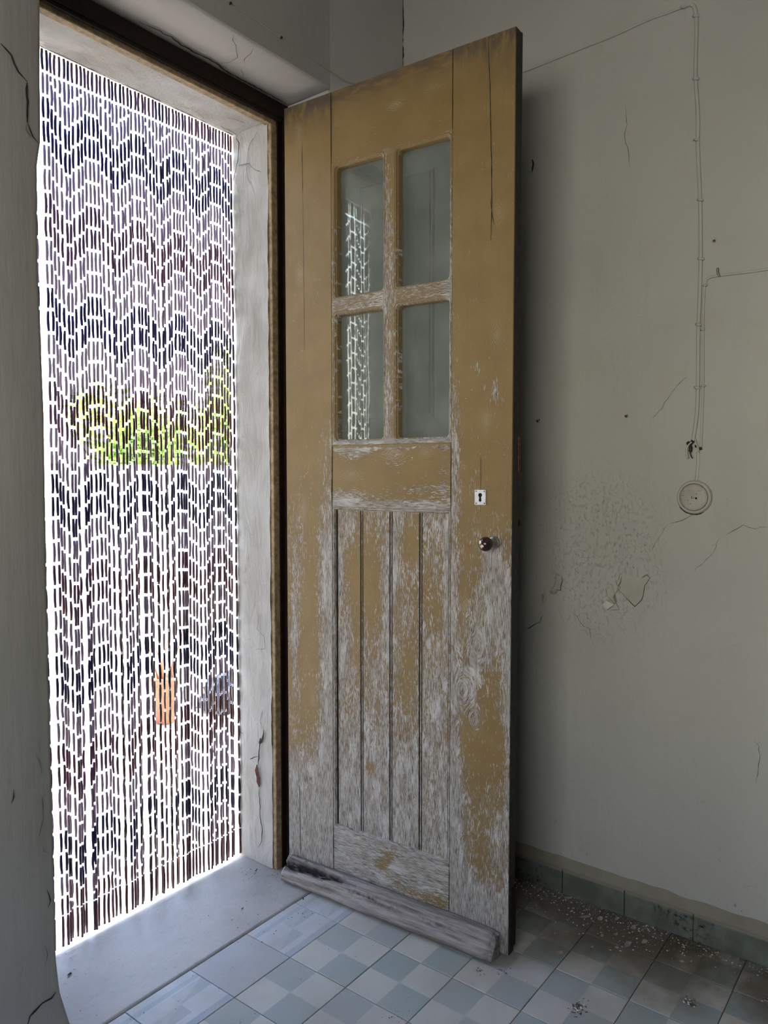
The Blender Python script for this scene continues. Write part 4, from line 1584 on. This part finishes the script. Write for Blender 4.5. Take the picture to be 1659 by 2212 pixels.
def cable_piece(name, px, r, parent, base_inv, mat='cable', flat=0.8, out=0.002):
    pts = smooth_path([p + base_inv for p in wall_path(px, out=out)])
    bm = bmesh.new()
    tube(bm, pts, r, 8, True, 0, flat, (-1, 0, 0))
    return mesh_obj(name, bm, M[mat], parent)


cable_piece('cable_run', [(1118, 160), (1180, 136), (1260, 104), (1330, 76), (1400, 44), (1450, 26), (1480, 14)], 0.0035, cab, inv)
cable_piece('cable_run', [(1480, 14), (1494, 11), (1502, 22), (1505, 60), (1503, 160), (1508, 250), (1508, 320), (1513, 440), (1514, 560), (1512, 640),
                          (1509, 720), (1508, 840), (1505, 900), (1497, 955)], 0.0052, cab, inv)
for p in ((1477, 17), (1504, 36), (1504, 172), (1506, 303), (1514, 433), (1515, 560), (1510, 702), (1507, 838)):
    bm = bmesh.new()
    c = onx(*p) + inv
    a = c + Vector((-0.003, 0.008, 0.003)), c + Vector((-0.006, 0, 0)), c + Vector((-0.003, -0.008, -0.002))
    tube(bm, a, [0.003, 0.0046, 0.003], 8)
    mesh_obj('cable_clip', bm, M['cable'], cab, smooth=True)
# frayed ends
fr = cable_piece('wire_end', [(1497, 955), (1490, 962), (1486, 972), (1488, 990)], 0.0028, cab, inv, 'cable', 1.0, 0.012)
cable_piece('taped_joint', [(1499, 952), (1494, 958), (1488, 957), (1494, 966), (1493, 976)], 0.0045, cab, inv, 'tape', 1.0, 0.010)
cable_piece('bare_wire', [(1493, 970), (1494, 980), (1497, 988), (1499, 989)], 0.0016, cab, inv, 'tape', 1.0, 0.012)
cable_piece('bare_wire', [(1504, 948), (1506, 960), (1510, 968), (1511, 978)], 0.0018, cab, inv, 'cable', 1.0, 0.008)
cable_piece('taped_joint', [(1504, 961), (1505, 966)], 0.0032, cab, inv, 'tape', 1.0, 0.006)
cable_piece('cable_stub', [(1508, 975), (1508, 1000), (1504, 1040)], 0.0045, cab, inv, 'cable', 0.4, 0.0)

c2 = onx(1520, 965)
cab2 = empty('branch_cable', c2)
tag(cab2, 'thinner painted cable bending right from its metal clip beside the main cable', 'cable')
cable_piece('cable_run', [(1515, 972), (1515, 950), (1519, 840), (1519, 700), (1521, 640), (1524, 612), (1531, 601), (1550, 596), (1600, 590), (1659, 582), (1720, 574)], 0.0033, cab2, -c2)
cable_piece('metal_clip', [(1551, 580), (1552, 592), (1556, 598)], 0.0030, cab2, -c2, 'steel', 1.0, 0.005)
for p in ((1519, 712), (1520, 834), (1524, 617)):
    bm = bmesh.new()
    c = onx(*p) - c2
    tube(bm, (c + Vector((-0.002, 0.006, 0)), c + Vector((-0.005, 0, 0)), c + Vector((-0.002, -0.006, 0))), [0.002, 0.0036, 0.002], 8)
    mesh_obj('cable_clip', bm, M['cable'], cab2, smooth=True)
cable_piece('taped_joint', [(1514, 966), (1515, 972)], 0.0034, cab2, -c2, 'tape', 1.0, 0.005)

# thin cable over the lintel
c3 = ony(605, 82)
cab3 = empty('lintel_cable', c3)
tag(cab3, 'thin painted cable pinned across the wall above the doorway', 'cable')
pp = [ony(a, b) + Vector((0, -0.001, 0)) - c3 for a, b in ((440, -15), (495, 10), (550, 42), (605, 82), (660, 118), (700, 145), (745, 175), (790, 190), (840, 214), (872, 235))]
bm = bmesh.new()
tube(bm, smooth_path(pp), 0.0026, 7, True, 0, 0.8, (0, -1, 0))
mesh_obj('cable_run', bm, M['wall_b'] if False else M['cable'], cab3)
for p in ((495, 8), (605, 82)):
    bm = bmesh.new()
    c = ony(*p) - c3
    tube(bm, (c + Vector((0.004, -0.001, 0.003)), c + Vector((0, -0.007, 0)), c + Vector((-0.002, -0.003, -0.005))), [0.0028, 0.0032, 0.0012], 6)
    mesh_obj('nail', bm, M['tape'], cab3)

# round junction box
jc = onx(1501, 1074)
jb = empty('junction_box', jc)
tag(jb, 'round painted junction box on the wall below the frayed wires', 'junction box')
MJ = Matrix.Rotation(radians(-90), 4, 'Y')
bm = bmesh.new()
lathe(bm, [(0.0465, -0.001), (0.0470, 0.004), (0.0455, 0.010), (0.0425, 0.0135), (0.0400, 0.0140), (0.0385, 0.0128), (0.0383, 0.010)], 48, MJ)
mesh_obj('box_rim', bm, M['cable'], jb)
bm = bmesh.new()
lathe(bm, [(0.0376, 0.006), (0.0374, 0.0125), (0.0362, 0.0150), (0.030, 0.0160), (0.012, 0.0163), (0, 0.0163)], 48, MJ)
lid = mesh_obj('box_lid', bm, M['boxlid'], jb)
bm = bmesh.new()
lathe(bm, [(0.0034, 0.016), (0.0034, 0.0172), (0.0026, 0.0180), (0, 0.0180)], 12, Matrix.Translation((0, 0.002, -0.0002)) @ MJ)
mesh_obj('screw', bm, M['steel'], lid)
bm = bmesh.new()
lathe(bm, [(0.0028, 0.0163), (0.0024, 0.0168), (0, 0.0168)], 10, Matrix.Translation((0, -0.0075, -0.0025)) @ MJ)
mesh_obj('screw_hole', bm, M['black'], lid)
bm = bmesh.new()
for k in range(26):
    a, rr = random.uniform(0, 2 * pi), 0.034 * sqrt(random.random())
    bmesh.ops.create_icosphere(bm, subdivisions=1, radius=random.uniform(0.0005, 0.0012),
                               matrix=Matrix.Translation((-0.0163, rr * cos(a), rr * sin(a))))
o = mesh_obj('fly_specks', bm, M['tape'], lid)
o['kind'] = 'stuff'
pts = [Vector((-0.001, 0.0478 * cos(radians(a)), 0.0478 * sin(radians(a)))) for a in range(-150 + 180 + 10, 300 - 10, 6)]
pts = [Vector((-0.0005, 0.048 * cos(radians(a)), 0.048 * sin(radians(a)))) for a in range(-122, -20, 6)]
ribbon('gap', pts, (-1, 0, 0), 0.0035, M['crack'], jb, jag=0.2)

# nails in the wall, each its own thing


def nail(name, px, label, L=0.012, r=0.0035, tilt=(0, 0, -0.003)):
    c = onx(*px)
    o = empty(name, c)
    tag(o, label, 'nail', 'nails in the cream wall')
    bm = bmesh.new()
    e = Vector((-L, 0, 0)) + Vector(tilt)
    tube(bm, [Vector((0.001, 0, 0)), e], r * 0.5, 7)
    mesh_obj('shank', bm, M['steel'], o)
    bm = bmesh.new()
    tube(bm, [e, e + e.normalized() * 0.0018], r, 8)
    mesh_obj('nail_head', bm, M['rust'], o)
    bm = bmesh.new()
    lathe(bm, [(0.0085, 0.0), (0.006, 0.0016), (0.0032, 0.0018), (0.003, 0.0004), (0, 0.0004)], 12, MJ)
    mesh_obj('raised_paint', bm, M['wall'], o, recalc=True)
    return o


nail('nail', (1355, 897), 'small rusty nail in raised paint left of the cables at latch height')
nail('nail', (1165, 907), 'small rusty nail in the wall just right of the door edge', tilt=(0, 0.001, -0.004))
nail('nail', (1544, 519), 'short dark nail high on the wall right of the cables', 0.008, 0.003)

# ================================================================== LOOSE DEBRIS ON THE FLOOR
random.seed(5)


def flake(p, L, Wd, rot, mat, name, label, cat, group, lift=0.002):
    bm = bmesh.new()
    n = 7
    vs = []
    for k in range(n):
        a = 2 * pi * k / n
        q = random.uniform(0.7, 1.1)
        x, y = L / 2 * cos(a) * q, Wd / 2 * sin(a) * q
        vs.append(bm.verts.new((x, y, 0.0006 + lift * (x / (L / 2)) ** 2)))
    c = bm.verts.new((0, 0, 0.0006))
    for k in range(n):
        bm.faces.new((c, vs[k], vs[(k + 1) % n]))
    r = bmesh.ops.solidify(bm, geom=bm.faces[:], thickness=0.0010)
    o = mesh_obj(name, bm, mat)
    o.location = (p.x, p.y, 0.0012)
    o.rotation_euler = (random.uniform(-.1, .1), random.uniform(-.1, .1), rot)
    tag(o, label, cat, group)
    return o


big = [((1208, 2060), .026, .012, 'largest oval paint chip lying alone beside the lower corner of the door'),
       ((1356, 2041), .040, .016, 'long paint chip below the pile of chips by the skirting'),
       ((1392, 2036), .024, .013, 'pale paint chip at the right end of the long chip'),
       ((1368, 2006), .024, .013, 'torn paint chip above the long chip near the skirting'),
       ((1332, 1986), .026, .010, 'narrow paint chip above the pale torn chips by the skirting'),
       ((1296, 1985), .020, .014, 'square paint chip near the middle skirting joint'),
       ((1330, 2020), .020, .010, 'flat paint chip between the long chip and the pile'),
       ((1262, 1982), .036, .011, 'long thin paint chip left of the square chip'),
       ((1278, 2048), .012, .008, 'small half round paint chip left of the long chip'),
       ((1331, 2048), .012, .011, 'small squarish paint chip touching the left end of the long chip'),
       ((1300, 2023), .020, .008, 'upturned narrow paint chip left of the pile'),
       ((1147, 1963), .012, .008, 'small paint chip close behind the lower door corner'),
       ((1228, 1940), .024, .012, 'paint chip lying against the skirting behind the door'),
       ((1303, 1962), .016, .012, 'paint chip right against the skirting beside the joint'),
       ((1472, 2078), .014, .009, 'lone paint chip near the skirting on the brown dusty tiles')]
for px, L, Wd, lab in big:
    flake(onz(*px), L * 1.25, Wd * 1.3, random.uniform(-0.9, 0.2), M['flake'], 'paint_chip', lab, 'paint chip', 'larger paint chips on the floor')
# the crumb pile: nobody could count it
bm = bmesh.new()
bmg = bmesh.new()


def crumb(b, x, y, r):
    n = 5
    vs = [b.verts.new((x + r * cos(2 * pi * k / n) * random.uniform(.6, 1.3), y + r * sin(2 * pi * k / n) * random.uniform(.6, 1.3), 0.0008)) for k in range(n)]
    t = b.verts.new((x, y, 0.0008 + r * random.uniform(.3, .8)))
    for k in range(n):
        b.faces.new((vs[k], vs[(k + 1) % n], t))


for k in range(620):
    y = random.gauss(0.86, 0.22)
    x = XW - 0.012 - abs(random.gauss(0, 0.05 + 0.05 * exp(-((y - 0.80) / 0.13) ** 2)))
    if x > 1.85 and y < 1.5:
        crumb(bm, x, y, random.choice((.0006, .0008, .001, .0015, .002, .003)))
for k in range(500):
    y = random.uniform(0.0, 1.5)
    x = XW - 0.012 - abs(random.gauss(0, 0.02))
    crumb(bm, x, y, random.choice((.0008, .001, .0015)))
o = mesh_obj('paint_crumbs', bm, M['flake'])
tag(o, 'scatter of fine paint crumbs on the floor along the green skirting', 'debris', kind='stuff')
for k in range(420):
    x, y = random.uniform(0.92, 2.0), random.uniform(0.2, 1.95)
    if x > 1.70 and y > 1.55:
        continue
    crumb(bmg, x, y, random.choice((.0006, .0008, .001, .0014)))
for cx_, cy_, n, sp in [(*onz(540, 1890).xy, 40, .02), (*onz(690, 1960).xy, 25, .04), (*onz(1040, 2096).xy, 25, .012), (*onz(1085, 2100).xy, 20, .01),
                        (*onz(600, 1880).xy, 50, .025), (*onz(850, 2200).xy, 20, .015), (*onz(590, 1990).xy, 20, .05), (*onz(430, 1985).xy, 14, .05)]:
    for k in range(n):
        crumb(bmg, random.gauss(cx_, sp), random.gauss(cy_, sp), random.choice((.0008, .0012, .002)))
for v in bmg.verts:
    v.co.z += 0.0006
o = mesh_obj('floor_grit', bmg, M['dirt'])
tag(o, 'specks of dark grit strewn over the tiles and the concrete sill', 'debris', kind='stuff')


def clump(px, r, label, n=60):
    c = onz(*px)
    o = empty('dirt_clump', (c.x, c.y, 0))
    tag(o, label, 'dirt clump', 'clumps of swept dirt on the tiles')
    for nm, mt, cnt in (('dark_crumbs', 'dirt', n), ('pale_crumbs', 'flake', n // 3)):
        b = bmesh.new()
        for k in range(cnt):
            crumb(b, random.gauss(0, r), random.gauss(0, r * .6), random.choice((.001, .002, .003)))
        m = mesh_obj(nm, b, M[mt], o)
        m['kind'] = 'stuff'


clump((1250, 2178), .013, 'dark crumbly dirt clump in the foreground tiles right of the door')
clump((1492, 2166), .010, 'brown crumbly dirt clump on the shaded tiles towards the skirting', 40)
clump((1660, 2160), .010, 'reddish dirt clump at the edge of view beside the skirting', 30)
for px, L, Wd, lab in (((150, 2107), .018, .010, 'curled dry brown leaf scrap on the sill beside the dark pier'),
                       ((523, 1965), .013, .006, 'dead beetle-like brown scrap in the middle of the sill'),
                       ((655, 1944), .016, .004, 'dark splinter at the tile joint in front of the weatherboard end'),
                       ((553, 1882), .022, .005, 'dark splinter of rotten wood at the foot of the white reveal')):
    flake(onz(*px), L, Wd, random.uniform(0, 1.2), M['leafdry'], 'dry_scrap', lab, 'scrap', 'dry scraps on the sill', 0.005)

# ================================================================== OUTSIDE
gnd = box('yard_ground', -14, 22, YO + 0.001, 30, -0.12, -0.03, M['ground'])
tag(gnd, 'bright pale gravel yard seen through the bead curtain', 'ground', kind='structure')
gnd2 = box('side_ground', -14, -2.12, -12, YO, -0.12, -0.03, M['ground'])
tag(gnd2, 'gravel yard outside the room window', 'ground', kind='structure')
gw = empty('garden_wall', (0, 5.4, 0))
tag(gw, 'white garden wall across the yard below the bushes', 'wall', kind='structure')
box('wall_body', -8, 16, 0, 0.2, -0.03, 1.36, M['garden'], gw)
box('coping_stone', -8, 16, -0.03, 0.23, 1.36, 1.40, M['garden'], gw)
st = box('stone_block', 4.05, 6.2, 5.0, 5.38, -0.03, 0.42, M['coping'], None, 0.02)
tag(st, 'low beige stone block against the garden wall beyond the curtain', 'stone block')


def bush(name, c, rad, n, label, seed, leaf=0.075):
    random.seed(seed)
    o = empty(name, (c[0], c[1], 0))
    tag(o, label, 'bush', 'bushes beyond the garden wall')
    bm = bmesh.new()
    lobes = [(Vector((random.uniform(-1, 1) * rad[0] * .55, random.uniform(-1, 1) * rad[1] * .5, random.uniform(-.6, .7) * rad[2])),
              random.uniform(.35, .6)) for _ in range(11)]
    for k in range(n):
        lc, lr = random.choice(lobes)
        d = Vector((random.gauss(0, 1), random.gauss(0, 1), random.gauss(0, 1))).normalized() * random.uniform(.6, 1.0)
        p = lc + Vector((d.x * rad[0] * lr, d.y * rad[1] * lr, d.z * rad[2] * lr)) + Vector((0, 0, c[2]))
        t = Vector((random.gauss(0, 1), random.gauss(0, 1), random.gauss(0, .7))).normalized()
        b = t.orthogonal().normalized() * 0.5
        s = leaf * random.uniform(.6, 1.2)
        bm.faces.new([bm.verts.new(q) for q in (p - t * s, p + b * s * .6, p + t * s, p - b * s * .6)])
    f = mesh_obj('foliage', bm, M['leaf'], o, recalc=False)
    f['kind'] = 'stuff'
    for k in range(5):
        bm = bmesh.new()
        e = lobes[k][0] + Vector((0, 0, c[2]))
        tube(bm, [(0, 0, -0.03), (e.x * .4, max(e.y, -.1) * .4, e.z * .55), (e.x, e.y, e.z)], [.05, .03, .012], 6)
        mesh_obj('branch', bm, M['stem'], o)


bush('bush', (5.55, 6.35, 1.75), (0.62, 0.5, 0.85), 2600, 'taller yellow green bush standing beyond the garden wall next to the white reveal', 3)
bush('bush', (4.35, 6.4, 1.5), (0.70, 0.5, 0.60), 2400, 'lower sunlit green bush beyond the garden wall behind the middle of the curtain', 4)
# terracotta pot
pc = onz(357, 1560, -0.03)
pot = empty('terracotta_pot', pc)
tag(pot, 'orange terracotta pot on the gravel beyond the bead curtain', 'pot')
bm = bmesh.new()
lathe(bm, [(0, 0), (0.050, 0), (0.062, 0.20), (0.066, 0.21), (0.074, 0.21), (0.076, 0.25), (0.066, 0.255), (0.062, 0.24), (0, 0.23)], 28)
mesh_obj('pot_body', bm, M['terracotta'], pot)
bm = bmesh.new()
for k in range(5):
    a = k * 1.3
    tube(bm, [(0.03 * cos(a), 0.03 * sin(a), 0.23), (0.06 * cos(a), 0.06 * sin(a), 0.34), (0.10 * cos(a + .4), 0.1 * sin(a + .4), 0.42 + 0.02 * k)], [.006, .004, .002], 5)
o = mesh_obj('dry_stems', bm, M['terracotta'], pot)
o['kind'] = 'stuff'
hc = onz(510, 1525, -0.03)
bm = bmesh.new()
bmesh.ops.create_icosphere(bm, subdivisions=4, radius=1.0)
for v in bm.verts:
    n = noise.noise(v.co * 2.3) * 0.35 + noise.noise(v.co * 6) * 0.16
    v.co = v.co * (1 + n)
    v.co.x *= 0.20
    v.co.y *= 0.16
    v.co.z = max(0.0, 0.07 + v.co.z * 0.13)
heap = mesh_obj('dark_heap', bm, M['heap'], loc=hc, smooth=True)
tag(heap, 'dark crumpled heap lying on the gravel near the white reveal', 'heap')
